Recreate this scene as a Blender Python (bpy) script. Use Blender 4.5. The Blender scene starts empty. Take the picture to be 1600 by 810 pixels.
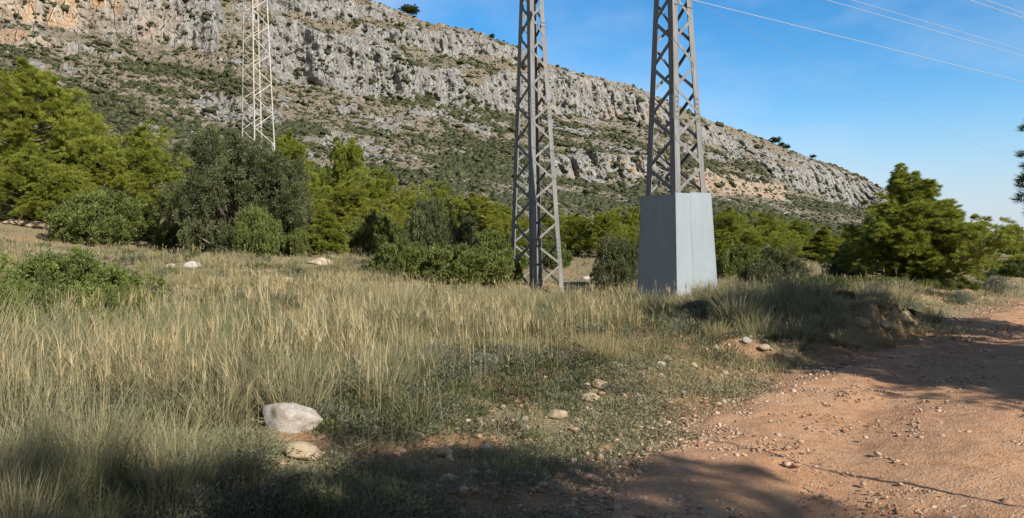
import bpy, math, random
import numpy as np
from mathutils import Vector

random.seed(7)
RNG = np.random.default_rng(7)
SC = bpy.context.scene
COL = SC.collection
R = math.radians

# ------------------------------------------------------------------ camera, sky, sun, exposure
FPX, CX, HOR, EYE = 1200.0, 800.0, 392.0, 1.6        # focal length in photo pixels, centre column, horizon row, eye height
cam_d = bpy.data.cameras.new("camera")
cam_d.sensor_width = 36.0
cam_d.lens = 36.0 * FPX / 1600.0
cam_d.clip_start = 0.05
cam_d.clip_end = 6000
cam = bpy.data.objects.new("camera", cam_d)
COL.objects.link(cam)
cam.location = (0, 0, EYE)
cam.rotation_euler = (R(90) - math.atan((405 - HOR) / FPX), 0, 0)
SC.camera = cam

SUN_AZ = math.atan2(0.685, -0.728)                     # from +Y towards +X
SUN_EL = R(33)
sun_vec = Vector((math.sin(SUN_AZ) * math.cos(SUN_EL), math.cos(SUN_AZ) * math.cos(SUN_EL), math.sin(SUN_EL)))
world = bpy.data.worlds.new("World")
SC.world = world
world.use_nodes = True
wn, wl = world.node_tree.nodes, world.node_tree.links
wn.clear()
w_out = wn.new("ShaderNodeOutputWorld")
w_bg = wn.new("ShaderNodeBackground")
w_sky = wn.new("ShaderNodeTexSky")
w_sky.sky_type = 'NISHITA'
w_sky.sun_disc = False
w_sky.sun_elevation = SUN_EL
w_sky.sun_rotation = SUN_AZ
w_sky.air_density = 1.0
w_sky.dust_density = 0.15
w_sky.ozone_density = 2.2
w_bg.inputs[1].default_value = 0.108
# a few thin cirrus wisps
w_tc = wn.new("ShaderNodeTexCoord")
w_map = wn.new("ShaderNodeMapping")
w_map.inputs['Rotation'].default_value = (0, R(24), R(-20))
w_map.inputs['Scale'].default_value = (3.0, 2.2, 7.5)
w_no = wn.new("ShaderNodeTexNoise")
w_no.inputs['Scale'].default_value = 1.2
w_no.inputs['Detail'].default_value = 7
w_no.inputs['Roughness'].default_value = 0.52
w_ra = wn.new("ShaderNodeMapRange")
w_ra.inputs['From Min'].default_value = 0.42
w_ra.inputs['From Max'].default_value = 0.78
w_ra.inputs['To Max'].default_value = 0.5
w_mix = wn.new("ShaderNodeMix")
w_mix.data_type = 'RGBA'
w_mix.inputs['B'].default_value = (4.2, 4.8, 5.8, 1)
wl.new(w_tc.outputs['Generated'], w_map.inputs['Vector'])
wl.new(w_map.outputs[0], w_no.inputs['Vector'])
wl.new(w_no.outputs[0], w_ra.inputs['Value'])
wl.new(w_ra.outputs[0], w_mix.inputs['Factor'])
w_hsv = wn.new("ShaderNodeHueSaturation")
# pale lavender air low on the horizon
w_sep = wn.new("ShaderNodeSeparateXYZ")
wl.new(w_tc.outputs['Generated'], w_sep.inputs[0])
for sock, lo, hi in (('Saturation', 0.85, 1.42), ('Value', 0.40, 1.08)):      # deeper blue away from the sun; unseen sun-side sky dimmed to cut shadow fill
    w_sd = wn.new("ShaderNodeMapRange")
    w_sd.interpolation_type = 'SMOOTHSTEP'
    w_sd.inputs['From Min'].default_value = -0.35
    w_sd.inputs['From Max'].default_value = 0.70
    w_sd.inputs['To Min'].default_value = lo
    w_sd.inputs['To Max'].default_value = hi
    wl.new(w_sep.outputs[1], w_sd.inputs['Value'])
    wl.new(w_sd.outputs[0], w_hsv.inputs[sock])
w_hz = wn.new("ShaderNodeMapRange")
w_hz.interpolation_type = 'SMOOTHSTEP'
w_hz.inputs['From Min'].default_value = -0.02
w_hz.inputs['From Max'].default_value = 0.20
w_hz.inputs['To Min'].default_value = 0.85
w_hz.inputs['To Max'].default_value = 0.0
wl.new(w_sep.outputs[2], w_hz.inputs['Value'])
w_mh = wn.new("ShaderNodeMix")
w_mh.data_type = 'RGBA'
w_mh.inputs['B'].default_value = (3.0, 3.3, 4.05, 1)
wl.new(w_hz.outputs[0], w_mh.inputs['Factor'])
wl.new(w_sky.outputs[0], w_mh.inputs['A'])
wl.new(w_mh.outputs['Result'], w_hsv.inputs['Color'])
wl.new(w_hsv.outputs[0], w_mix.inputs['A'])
wl.new(w_mix.outputs['Result'], w_bg.inputs[0])
wl.new(w_bg.outputs[0], w_out.inputs[0])

sun_d = bpy.data.lights.new("sun", 'SUN')
sun_d.energy = 5.0
sun_d.angle = R(0.53)
sun_d.color = (1.0, 0.925, 0.81)
sun = bpy.data.objects.new("sun", sun_d)
COL.objects.link(sun)
sun.location = (30, -40, 40)
sun.rotation_euler = sun_vec.to_track_quat('Z', 'Y').to_euler()

SC.view_settings.view_transform = 'Standard'
SC.view_settings.look = 'None'
SC.view_settings.exposure = 0.58
SC.view_settings.gamma = 1.0
SC.cycles.max_bounces = 6
SC.cycles.transparent_max_bounces = 8

# ------------------------------------------------------------------ noise
def _h(ix, iy, iz, seed):
    with np.errstate(over='ignore'):
        n = (ix.astype(np.int64) * 374761393 + iy.astype(np.int64) * 668265263 + iz.astype(np.int64) * 1440662683 + seed * 974634777) & 0xffffffff
        n = ((n ^ (n >> 13)) * 1274126177) & 0xffffffff
        n = ((n ^ (n >> 15)) * 2246822519) & 0xffffffff
        n = n ^ (n >> 16)
    return n.astype(np.float64) / 4294967295.0 * 2 - 1

def vnoise(x, y, z=0.0, seed=0):
    x, y, z = np.broadcast_arrays(np.asarray(x, float), np.asarray(y, float), np.asarray(z, float))
    ix, iy, iz = np.floor(x), np.floor(y), np.floor(z)
    fx, fy, fz = x - ix, y - iy, z - iz
    q = lambda f: f * f * f * (f * (f * 6 - 15) + 10)
    ux, uy, uz = q(fx), q(fy), q(fz)
    r = 0.0
    for dz in (0, 1):
        wz = uz if dz else 1 - uz
        for dy in (0, 1):
            wy = uy if dy else 1 - uy
            for dx in (0, 1):
                wx = ux if dx else 1 - ux
                r = r + wx * wy * wz * _h(ix + dx, iy + dy, iz + dz, seed)
    return r

def fbm(x, y, z=0.0, oct=4, seed=0, gain=0.5):
    a, s, r = 1.0, 0.0, 0.0
    x, y, z = np.asarray(x, float), np.asarray(y, float), np.asarray(z, float)
    for o in range(oct):
        r = r + a * vnoise(x, y, z, seed + o * 17)
        s += a
        a *= gain
        x, y, z = x * 2.03 + 5.1, y * 2.03 + 1.7, z * 2.03 + 3.3
    return r / s * 1.6

def sst(a, b, x):
    t = np.clip((np.asarray(x, float) - a) / (b - a), 0, 1)
    return t * t * (3 - 2 * t)

# ------------------------------------------------------------------ mesh helpers
def mesh_np(name, V, F, mat=None, attrs=None, smooth=False):
    """V (n,3); F (m,k) with one k"""
    V = np.asarray(V, np.float32)
    F = np.asarray(F, np.int32)
    me = bpy.data.meshes.new(name)
    me.vertices.add(len(V))
    me.vertices.foreach_set("co", V.ravel())
    k = F.shape[1]
    me.loops.add(F.size)
    me.loops.foreach_set("vertex_index", F.ravel())
    me.polygons.add(len(F))
    me.polygons.foreach_set("loop_start", np.arange(0, F.size, k, dtype=np.int32))
    if smooth:
        me.polygons.foreach_set("use_smooth", np.ones(len(F), bool))
    for an, av in (attrs or {}).items():
        av = np.asarray(av, np.float32)
        if av.ndim == 1:
            at = me.attributes.new(an, 'FLOAT', 'POINT')
            at.data.foreach_set("value", av)
        else:
            at = me.attributes.new(an, 'FLOAT_COLOR', 'POINT')
            if av.shape[1] == 3:
                av = np.concatenate([av, np.ones((len(av), 1), np.float32)], 1)
            at.data.foreach_set("color", av.ravel())
    me.update(calc_edges=True)
    if mat:
        me.materials.append(mat)
    return me

def put(name, me, parent=None, loc=None, rz=None, scale=None):
    o = bpy.data.objects.new(name, me)
    COL.objects.link(o)
    if parent:
        o.parent = parent
    if loc is not None:
        o.location = loc
    if rz is not None:
        o.rotation_euler = (0, 0, rz)
    if scale is not None:
        o.scale = scale
    return o

def tag(o, label=None, cat=None, group=None, kind=None):
    if label: o['label'] = label
    if cat: o['category'] = cat
    if group: o['group'] = group
    if kind: o['kind'] = kind
    return o

def thing(name, label, cat, loc=(0, 0, 0), rz=0.0, group=None):
    return tag(put(name, None, None, loc, rz), label, cat, group)

class MB:
    """collects verts / faces of several simple shapes into one mesh"""
    def __init__(s):
        s.v, s.f, s.n = [], [], 0
    def add(s, V, F):
        s.v.extend([tuple(p) for p in V])
        s.f.extend([tuple(i + s.n for i in f) for f in F])
        s.n += len(V)
    def box(s, c, ax, ay, az):
        c, ax, ay, az = map(Vector, (c, ax, ay, az))
        P = [c + i * ax + j * ay + k * az for k in (-1, 1) for j in (-1, 1) for i in (-1, 1)]
        s.add(P, [(0, 2, 3, 1), (4, 5, 7, 6), (0, 1, 5, 4), (2, 6, 7, 3), (0, 4, 6, 2), (1, 3, 7, 5)])
    def tube(s, P, rad, n=6, cap=True):
        P = [Vector(p) for p in P]
        m = len(P)
        rings = []
        for i, p in enumerate(P):
            d = (P[min(i + 1, m - 1)] - P[max(i - 1, 0)])
            d = d.normalized() if d.length > 1e-9 else Vector((0, 0, 1))
            a = d.cross(Vector((0, 0, 1)))
            if a.length < 0.05: a = d.cross(Vector((1, 0, 0)))
            a.normalize()
            b = d.cross(a)
            r = rad[i] if hasattr(rad, '__len__') else rad
            rings.append([p + (a * math.cos(2 * math.pi * j / n) + b * math.sin(2 * math.pi * j / n)) * r for j in range(n)])
        V = [q for rg in rings for q in rg]
        F = []
        for i in range(m - 1):
            for j in range(n):
                j2 = (j + 1) % n
                F.append((i * n + j, i * n + j2, (i + 1) * n + j2, (i + 1) * n + j))
        if cap:
            F.append(tuple(range(n - 1, -1, -1)))
            F.append(tuple((m - 1) * n + j for j in range(n)))
        s.add(V, F)
    def mesh(s, name, mat, smooth=False, bevel=0):
        me = bpy.data.meshes.new(name)
        me.from_pydata(s.v, [], s.f)
        import bmesh
        bm = bmesh.new()
        bm.from_mesh(me)
        bmesh.ops.recalc_face_normals(bm, faces=bm.faces)
        if bevel:
            bmesh.ops.bevel(bm, geom=[e for e in bm.edges], offset=bevel, segments=2, affect='EDGES', profile=0.5)
        bm.to_mesh(me)
        bm.free()
        if smooth:
            me.polygons.foreach_set("use_smooth", np.ones(len(me.polygons), bool))
        me.materials.append(mat)
        return me

# ------------------------------------------------------------------ material helpers
class NT:
    def __init__(s, name):
        s.m = bpy.data.materials.new(name)
        s.m.use_nodes = True
        s.n, s.l = s.m.node_tree.nodes, s.m.node_tree.links
        s.n.clear()
        s.out = s.n.new("ShaderNodeOutputMaterial")
        s.tc = s.n.new("ShaderNodeTexCoord")
    def set(s, sock, v):
        if hasattr(v, 'is_output'):
            s.l.new(v, sock)
        elif isinstance(v, (tuple, list)) and len(v) == 3 and sock.type == 'RGBA':
            sock.default_value = (*v, 1)
        else:
            sock.default_value = v
    def noise(s, scale, detail=4, rough=0.55, vec=None, dist=0.0, w=None):
        t = s.n.new("ShaderNodeTexNoise")
        t.inputs['Scale'].default_value = scale
        t.inputs['Detail'].default_value = detail
        t.inputs['Roughness'].default_value = rough
        t.inputs['Distortion'].default_value = dist
        s.l.new(vec if vec is not None else s.tc.outputs['Object'], t.inputs['Vector'])
        return t.outputs['Fac']
    def voro(s, scale, vec=None, feature='F1', out='Distance', rnd=1.0):
        t = s.n.new("ShaderNodeTexVoronoi")
        t.feature = feature
        t.inputs['Scale'].default_value = scale
        t.inputs['Randomness'].default_value = rnd
        s.l.new(vec if vec is not None else s.tc.outputs['Object'], t.inputs['Vector'])
        return t.outputs[out]
    def mapping(s, scale=(1, 1, 1), rot=(0, 0, 0)):
        t = s.n.new("ShaderNodeMapping")
        t.inputs['Scale'].default_value = scale
        t.inputs['Rotation'].default_value = rot
        s.l.new(s.tc.outputs['Object'], t.inputs['Vector'])
        return t.outputs[0]
    def ramp(s, v, a, b, lo=0.0, hi=1.0):
        t = s.n.new("ShaderNodeMapRange")
        t.interpolation_type = 'SMOOTHSTEP'
        s.set(t.inputs['Value'], v)
        t.inputs['From Min'].default_value, t.inputs['From Max'].default_value = a, b
        t.inputs['To Min'].default_value, t.inputs['To Max'].default_value = lo, hi
        return t.outputs[0]
    def math(s, op, a, b=0.0):
        t = s.n.new("ShaderNodeMath")
        t.operation = op
        s.set(t.inputs[0], a)
        s.set(t.inputs[1], b)
        return t.outputs[0]
    def mix(s, f, a, b, mode='MIX'):
        t = s.n.new("ShaderNodeMix")
        t.data_type = 'RGBA'
        t.blend_type = mode
        s.set(t.inputs['Factor'], f)
        s.set(t.inputs['A'], a)
        s.set(t.inputs['B'], b)
        return t.outputs['Result']
    def attr(s, name, out='Fac'):
        t = s.n.new("ShaderNodeAttribute")
        t.attribute_name = name
        return t.outputs[out]
    def bump(s, h, dist, strength=1.0, normal=None):
        t = s.n.new("ShaderNodeBump")
        t.inputs['Strength'].default_value = strength
        t.inputs['Distance'].default_value = dist
        s.l.new(h, t.inputs['Height'])
        if normal is not None:
            s.l.new(normal, t.inputs['Normal'])
        return t.outputs[0]
    def princ(s, col, rough=0.8, metal=0.0, normal=None, spec=0.3):
        t = s.n.new("ShaderNodeBsdfPrincipled")
        s.set(t.inputs['Base Color'], col)
        s.set(t.inputs['Roughness'], rough)
        t.inputs['Metallic'].default_value = metal
        t.inputs['Specular IOR Level'].default_value = spec
        if normal is not None:
            s.l.new(normal, t.inputs['Normal'])
        s.l.new(t.outputs[0], s.out.inputs[0])
        return t
    def rand(s):
        return s.n.new("ShaderNodeObjectInfo").outputs['Random']

def foliage_mat(name, dark, light, warm, transl=0.35, spec=0.25):
    m = NT(name)
    t = m.attr("tint")
    c = m.mix(m.ramp(t, 0.0, 1.0), dark, light)
    c = m.mix(m.math('MULTIPLY', m.rand(), 0.45), c, warm)
    p = m.princ(c, 0.55, spec=spec)
    tr = m.n.new("ShaderNodeBsdfTranslucent")
    m.set(tr.inputs[0], m.mix(0.5, c, (0.18, 0.22, 0.03)))
    ms = m.n.new("ShaderNodeMixShader")
    ms.inputs[0].default_value = transl
    m.l.new(p.outputs[0], ms.inputs[1])
    m.l.new(tr.outputs[0], ms.inputs[2])
    m.l.new(ms.outputs[0], m.out.inputs[0])
    return m.m

M = {}
M['pine'] = foliage_mat("pine_needles", (0.185, 0.228, 0.037), (0.37, 0.415, 0.072), (0.38, 0.375, 0.066), 0.45)
M['pine_dark'] = foliage_mat("dark_pine_needles", (0.040, 0.065, 0.018), (0.095, 0.130, 0.030), (0.11, 0.13, 0.035), 0.3)
M['olive'] = foliage_mat("kermes_leaves", (0.048, 0.060, 0.027), (0.130, 0.150, 0.062), (0.125, 0.135, 0.055), 0.15, 0.3)
M['mastic'] = foliage_mat("mastic_leaves", (0.07, 0.10, 0.024), (0.17, 0.21, 0.05), (0.17, 0.18, 0.055), 0.25, 0.35)
M['greyshrub'] = foliage_mat("grey_shrub_leaves", (0.12, 0.13, 0.10), (0.27, 0.28, 0.23), (0.24, 0.24, 0.17), 0.15)
M['scrub'] = foliage_mat("hillside_scrub", (0.020, 0.028, 0.011), (0.062, 0.072, 0.028), (0.07, 0.07, 0.03), 0.0)

def bark_mat():
    m = NT("bark")
    n = m.noise(9, 5, 0.65, m.mapping((1, 1, 0.25)))
    c = m.mix(m.ramp(n, 0.3, 0.7), (0.075, 0.058, 0.045), (0.21, 0.17, 0.135))
    m.princ(c, 0.9, normal=m.bump(n, 0.03))
    return m.m
M['bark'] = bark_mat()

def grass_mat():
    m = NT("grass_blades")
    c = m.attr("col", 'Color')
    p = m.princ(c, 0.6, spec=0.2)
    tr = m.n.new("ShaderNodeBsdfTranslucent")
    m.set(tr.inputs[0], c)
    ms = m.n.new("ShaderNodeMixShader")
    ms.inputs[0].default_value = 0.35
    m.l.new(p.outputs[0], ms.inputs[1])
    m.l.new(tr.outputs[0], ms.inputs[2])
    m.l.new(ms.outputs[0], m.out.inputs[0])
    return m.m
M['grass'] = grass_mat()

def steel_mat(name, lo, hi, rough=0.5, metal=0.35, streak=0.5):
    m = NT(name)
    n = m.noise(3.0, 5, 0.6, m.mapping((3, 3, 0.35)))
    n2 = m.noise(40, 3, 0.6)
    f = m.math('ADD', m.math('MULTIPLY', m.ramp(n, 0.3, 0.7), streak), m.math('MULTIPLY', n2, 1 - streak))
    c = m.mix(f, lo, hi)
    m.princ(c, m.ramp(n2, 0.2, 0.8, rough - 0.1, rough + 0.15), metal, spec=0.4, normal=m.bump(n2, 0.002, 0.2))
    return m.m
M['galv'] = steel_mat("galvanised_steel", (0.095, 0.097, 0.100), (0.255, 0.257, 0.258), 0.6, 0.1)
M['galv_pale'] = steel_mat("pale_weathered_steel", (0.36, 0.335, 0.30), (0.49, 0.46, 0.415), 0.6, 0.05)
M['bolt'] = steel_mat("bolt_steel", (0.125, 0.126, 0.128), (0.23, 0.23, 0.23), 0.5, 0.2)
M['wire'] = steel_mat("aluminium_wire", (0.42, 0.44, 0.48), (0.54, 0.56, 0.60), 0.45, 0.3)
M['wire_dark'] = steel_mat("dull_earth_wire", (0.25, 0.29, 0.36), (0.30, 0.33, 0.4), 0.5, 0.2)
def sheet_mat():
    m = NT("sheet_steel")
    streak = m.noise(2.2, 6, 0.62, m.mapping((1.6, 1.6, 0.3)))
    blot = m.noise(1.4, 4, 0.55)
    fine = m.noise(60, 2, 0.5)
    c = m.mix(m.ramp(streak, 0.28, 0.75), (0.235, 0.278, 0.315), (0.272, 0.315, 0.352))
    c = m.mix(m.ramp(blot, 0.45, 0.75, 0, 0.35), c, (0.25, 0.28, 0.295))
    sep = m.n.new("ShaderNodeSeparateXYZ")
    m.l.new(m.tc.outputs['Object'], sep.inputs[0])
    low = m.ramp(m.math('ADD', sep.outputs[2], m.math('MULTIPLY', m.noise(5, 4), 0.7)), 0.35, 1.0, 0.35, 0.0)
    c = m.mix(low, c, (0.33, 0.31, 0.28))           # splashed, limy dirt near the foot
    wav = m.noise(0.9, 2)
    m.princ(c, m.ramp(fine, 0.2, 0.8, 0.5, 0.68), 0.15, spec=0.35, normal=m.bump(wav, 0.05, 0.6))
    return m.m
M['sheet'] = sheet_mat()

def rock_mat(name, a, b, stain):
    m = NT(name)
    n = m.noise(6, 6, 0.6)
    n2 = m.noise(28, 5, 0.65)
    c = m.mix(m.ramp(n, 0.3, 0.72), a, b)
    c = m.mix(m.ramp(m.noise(2.6, 5, 0.6), 0.44, 0.66, 0, 0.8), c, stain)
    h = m.math('ADD', m.math('MULTIPLY', n2, 0.6), m.math('MULTIPLY', n, 0.5))
    m.princ(c, 0.9, normal=m.bump(h, 0.025), spec=0.15)
    return m.m
M['limestone'] = rock_mat("limestone", (0.40, 0.375, 0.34), (0.58, 0.555, 0.51), (0.36, 0.28, 0.21))
M['limestone_warm'] = rock_mat("ochre_limestone", (0.48, 0.39, 0.26), (0.58, 0.51, 0.39), (0.44, 0.28, 0.14))
M['limestone_tan'] = rock_mat("tan_limestone", (0.42, 0.35, 0.27), (0.52, 0.44, 0.34), (0.36, 0.24, 0.16))

def gravel_mat():
    m = NT("gravel_stones")
    c = m.attr("col", 'Color')
    m.princ(m.mix(0.35, c, m.mix(m.noise(70, 3), (0.2, 0.15, 0.11), (0.55, 0.48, 0.4)), 'OVERLAY'), 0.9, spec=0.15)
    return m.m
M['gravel'] = gravel_mat()

def ground_mat():
    m = NT("soil")
    n1 = m.noise(0.55, 6, 0.6)
    n2 = m.noise(5.0, 6, 0.65)
    n3 = m.noise(45, 4, 0.7)
    red = m.mix(m.ramp(n2, 0.3, 0.7), (0.28, 0.165, 0.092), (0.41, 0.265, 0.155))
    litter = m.mix(m.ramp(n3, 0.3, 0.7), (0.18, 0.15, 0.09), (0.34, 0.28, 0.17))
    bare = m.attr("bare")
    f = m.ramp(m.math('ADD', bare, m.math('MULTIPLY', m.math('SUBTRACT', n1, 0.5), 1.6)), 0.3, 0.7)
    c = m.mix(f, litter, red)
    meadow = m.attr("meadow")
    c = m.mix(meadow, c, m.mix(m.ramp(n2, 0.3, 0.7), (0.14, 0.16, 0.05), (0.26, 0.26, 0.10)))
    v = m.voro(22)
    h = m.math('ADD', m.math('MULTIPLY', n3, 0.6), m.math('ADD', m.math('MULTIPLY', n2, 1.2), m.math('MULTIPLY', v, -0.4)))
    m.princ(c, 0.95, normal=m.bump(h, 0.05), spec=0.1)
    return m.m
M['soil'] = ground_mat()

def road_mat():
    m = NT("dirt_track")
    n1 = m.noise(0.9, 5, 0.6)
    n2 = m.noise(7.0, 6, 0.65)
    n3 = m.noise(60, 4, 0.7)
    c = m.mix(m.ramp(n2, 0.28, 0.72), (0.315, 0.165, 0.086), (0.44, 0.258, 0.148))
    c = m.mix(m.ramp(n1, 0.4, 0.7, 0, 0.45), c, (0.50, 0.32, 0.20))
    v = m.voro(48, out='Color')
    vd = m.voro(48)
    bw = m.n.new("ShaderNodeRGBToBW")
    m.l.new(v, bw.inputs[0])
    peb = m.math('MULTIPLY', m.ramp(bw.outputs[0], 0.45, 0.55), m.ramp(vd, 0.62, 0.35))
    peb = m.math('MULTIPLY', peb, m.attr("stony"))
    c = m.mix(m.math('MULTIPLY', peb, 0.65), c, m.mix(n3, (0.30, 0.22, 0.17), (0.58, 0.47, 0.37)))
    h = m.math('ADD', m.math('MULTIPLY', n3, 0.35), m.math('ADD', m.math('MULTIPLY', n2, 0.8), m.math('MULTIPLY', peb, 0.25)))
    m.princ(c, 0.95, normal=m.bump(h, 0.028), spec=0.1)
    return m.m
M['road'] = road_mat()

def mountain_mat():
    m = NT("mountain_rock")
    rock, orange = m.attr("rock"), m.attr("orange")
    big = m.noise(0.035, 5, 0.6)
    mid = m.noise(0.22, 6, 0.62)
    fin = m.noise(1.1, 6, 0.65)
    flute = m.noise(0.30, 6, 0.68, m.mapping((1, 1, 0.16)))
    crack = m.voro(0.16, m.mapping((1, 1, 0.35)), 'DISTANCE_TO_EDGE')
    grey = m.mix(m.ramp(flute, 0.3, 0.7), (0.235, 0.232, 0.225), (0.53, 0.52, 0.50))
    grey = m.mix(m.ramp(mid, 0.5, 0.75, 0, 0.45), grey, (0.45, 0.38, 0.31))
    och = m.mix(m.ramp(m.noise(0.12, 5, 0.6, m.mapping((1, 1, 0.3))), 0.35, 0.68), (0.60, 0.35, 0.17), (0.66, 0.56, 0.44))
    grey = m.mix(orange, grey, och)
    soil = m.mix(m.ramp(fin, 0.3, 0.7), (0.24, 0.205, 0.15), (0.43, 0.37, 0.285))
    soil = m.mix(m.ramp(m.attr('green'), 0.22, 0.8, 0.05, 0.85), soil, m.mix(fin, (0.065, 0.07, 0.031), (0.18, 0.172, 0.09)))
    stones = m.ramp(m.noise(0.9, 5, 0.7), 0.57, 0.65, 0, 0.75)
    soil = m.mix(stones, soil, (0.46, 0.44, 0.405))
    f = m.ramp(m.math('ADD', rock, m.math('MULTIPLY', m.math('SUBTRACT', mid, 0.5), 1.1)), 0.38, 0.55)
    c = m.mix(f, soil, grey)
    h = m.math('ADD', m.math('MULTIPLY', flute, 3.0), m.math('ADD', m.math('MULTIPLY', m.ramp(crack, 0.0, 0.09), 0.9), m.math('MULTIPLY', fin, 0.9)))
    m.princ(c, 0.95, normal=m.bump(h, 2.0, 1.0), spec=0.05)
    return m.m
M['mountain'] = mountain_mat()

# ------------------------------------------------------------------ the lie of the land
EDGE = np.array([(-7, -40), (-5, -20), (-2.6, -6), (-1.0, 0), (0.0, 3), (0.62, 4.59), (1.38, 6.34), (2.52, 8.07), (4.10, 10.3), (5.6, 12.0),
                 (8.06, 14.6), (12.1, 19.6), (15.6, 23.6), (20, 28.5), (30, 39), (46, 58), (70, 90), (110, 150)], float)   # left edge of the track
RW = 4.6
_seg = np.linalg.norm(np.diff(EDGE, axis=0), axis=1)
_cum = np.concatenate([[0], np.cumsum(_seg)])
def _smooth_edge():
    s = np.arange(0, _cum[-1], 0.1)
    x = np.interp(s, _cum, EDGE[:, 0]); y = np.interp(s, _cum, EDGE[:, 1])
    k = np.ones(21) / 21
    for _ in range(2):
        x = np.convolve(np.pad(x, 10, mode='edge'), k, 'valid'); y = np.convolve(np.pad(y, 10, mode='edge'), k, 'valid')
    return np.stack([x, y], 1)
RE = _smooth_edge()
RT = np.gradient(RE, axis=0)
RT /= np.linalg.norm(RT, axis=1)[:, None]
RN = np.stack([RT[:, 1], -RT[:, 0]], 1)           # to the right of travel

def road_s(x, y):
    """signed distance from the track's left edge, positive to the left (off the track)"""
    x = np.asarray(x, float); y = np.asarray(y, float)
    sh = x.shape
    P = np.stack([x.ravel(), y.ravel()], 1)
    out = np.empty(len(P))
    E, Nn = RE[::3], RN[::3]
    for i in range(0, len(P), 20000):
        q = P[i:i + 20000]
        d2 = (q[:, None, 0] - E[None, :, 0]) ** 2 + (q[:, None, 1] - E[None, :, 1]) ** 2
        j = d2.argmin(1)
        dv = q - E[j]
        sg = -(dv * Nn[j]).sum(1)
        out[i:i + 20000] = np.sign(sg) * np.sqrt(d2[np.arange(len(q)), j])
    return out.reshape(sh)

CTRL = np.array([(4.85, 22.5, .04), (1, 28, .14), (-17.5, 30, 1.65), (-22, 38, 3.1), (-11.2, 32, 1.5), (-7.5, 30, 1.35), (-2.6, 26, .6), (14.7, 28, .30),
                 (37, 60, 1.2), (65, 100, 1.8), (-3, 6, .32), (-5, 4, .28), (-8, 8, .36), (-9, 15, .72), (0, 12, .28), (-3, 17, .42), (3.0, 16, .30), (4.9, 14.2, .62), (6.6, 16.2, .62), (8.6, 18.0, .30),
                 (10.5, 22, .45), (-4, 22, .5), (-30, 30, 3.2), (-87, 130, 6.0), (-40, 60, 4.6), (-10, 50, 2.0), (0, 80, 2.0), (0, 150, 3.6), (30, 100, 1.7), (125, 300, 3.4),
                 (10, 40, .6), (-18, 48, 3.6), (20, 30, .25), (-60, 30, 6), (-20, 5, 1.2), (-40, -10, 2), (-10, -20, .3), (0, -40, 0), (30, 0, -.1), (15, 8, .05), (12, -10, .1), (60, 30, 0), (100, 60, .5), (-15, 22, 1.15)], float)
_d = np.linalg.norm(CTRL[:, None, :2] - CTRL[None, :, :2], axis=2)
_A = np.sqrt(_d ** 2 + 2.0)
_w = np.linalg.solve(_A + np.eye(len(CTRL)) * 0.02, CTRL[:, 2])
def base_h(x, y):
    r = np.zeros(np.shape(x))
    for (cx, cy, _), w in zip(CTRL, _w):
        r = r + w * np.sqrt((x - cx) ** 2 + (y - cy) ** 2 + 2.0)
    return r

def ground_h(x, y):
    x = np.asarray(x, float); y = np.asarray(y, float)
    s = road_s(x, y)
    b = base_h(x, y)
    rad = np.hypot(x, y)
    b = b + (3.0 - b) * sst(150, 420, rad)
    sl = s + 0.5 * fbm(x * 0.8, y * 0.8, seed=3)
    near_bank = np.exp(-((x - 6.0) ** 2 + (y - 14.0) ** 2) / 12.0)
    wdt = 2.6 - 1.75 * near_bank
    f = np.where(s > 0, sst(0.15, 1.0, sl / wdt), sst(0.3, 3.5, -(s + RW)))
    rough = (0.10 * fbm(x * 0.45, y * 0.45, oct=3, seed=11) + 0.045 * fbm(x * 1.9, y * 1.9, oct=3, seed=12) + 0.015 * fbm(x * 7, y * 7, oct=2, seed=13)) * (0.15 + 0.85 * f)
    rough = rough * (1 - sst(60, 140, rad))
    return b * f + rough

def gh(x, y):
    return float(ground_h(np.array([x]), np.array([y]))[0])

def at(px, d):
    x = (px - CX) / FPX * d
    return x, d, gh(x, d)

def pix_ground(px, py):
    ds = np.geomspace(2.5, 120, 1500)
    xs = (px - CX) / FPX * ds
    zs = EYE - (py - HOR) / FPX * ds
    g = ground_h(xs, ds)
    k = np.nonzero(zs <= g)[0]
    i = k[0] if len(k) else len(ds) - 1
    return float(xs[i]), float(ds[i]), float(g[i])

SPOTS = [(*pix_ground(px, py)[:2], r) for px, py, r in [(575, 705, .45), (655, 716, .4), (1040, 534, .5), (1180, 556, .4), (60, 640, .35), (205, 700, .3), (430, 590, .3), (745, 700, .3)]]
def spot(x, y):
    r = np.zeros(np.shape(x))
    w = 1 + .45 * fbm(np.asarray(x) * 2.2, np.asarray(y) * 2.2, seed=23)
    for sx, sy, rad in SPOTS:
        r = np.maximum(r, sst(1.25, .7, np.hypot((x - sx) * .8, y - sy) / (rad * w)))
    return r

# ground: one sheet, rings growing with distance
na, nr = 900, 440
ang = np.concatenate([np.linspace(-50, 50, 700, endpoint=False), np.linspace(50, 310, 200, endpoint=False)])
rr = np.concatenate([[0.02], np.geomspace(0.5, 5000, nr - 1)])
AA, RRR = np.meshgrid(np.radians(ang), rr)
GX, GY = RRR * np.sin(AA), RRR * np.cos(AA)
GZ = ground_h(GX, GY)
GS = road_s(GX, GY)
inside = sst(0.25, 0.6, -GS) * sst(0.25, 0.6, GS + RW) * (RRR < 130)
GZ = GZ - 0.07 * inside
idx = np.arange(na * nr).reshape(nr, na)
F = np.stack([idx[:-1], np.roll(idx, -1, 1)[:-1], np.roll(idx, -1, 1)[1:], idx[1:]], -1).reshape(-1, 4)[:, ::-1]
bare = np.clip(0.85 - GS / 0.8, 0, 1) * (GS > -0.5) + (GS <= -0.5) * 0.8
bare = np.clip(bare + 0.55 * sst(0.15, 0.55, fbm(GX * 0.5, GY * 0.5, seed=21)), 0, 1)
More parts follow.
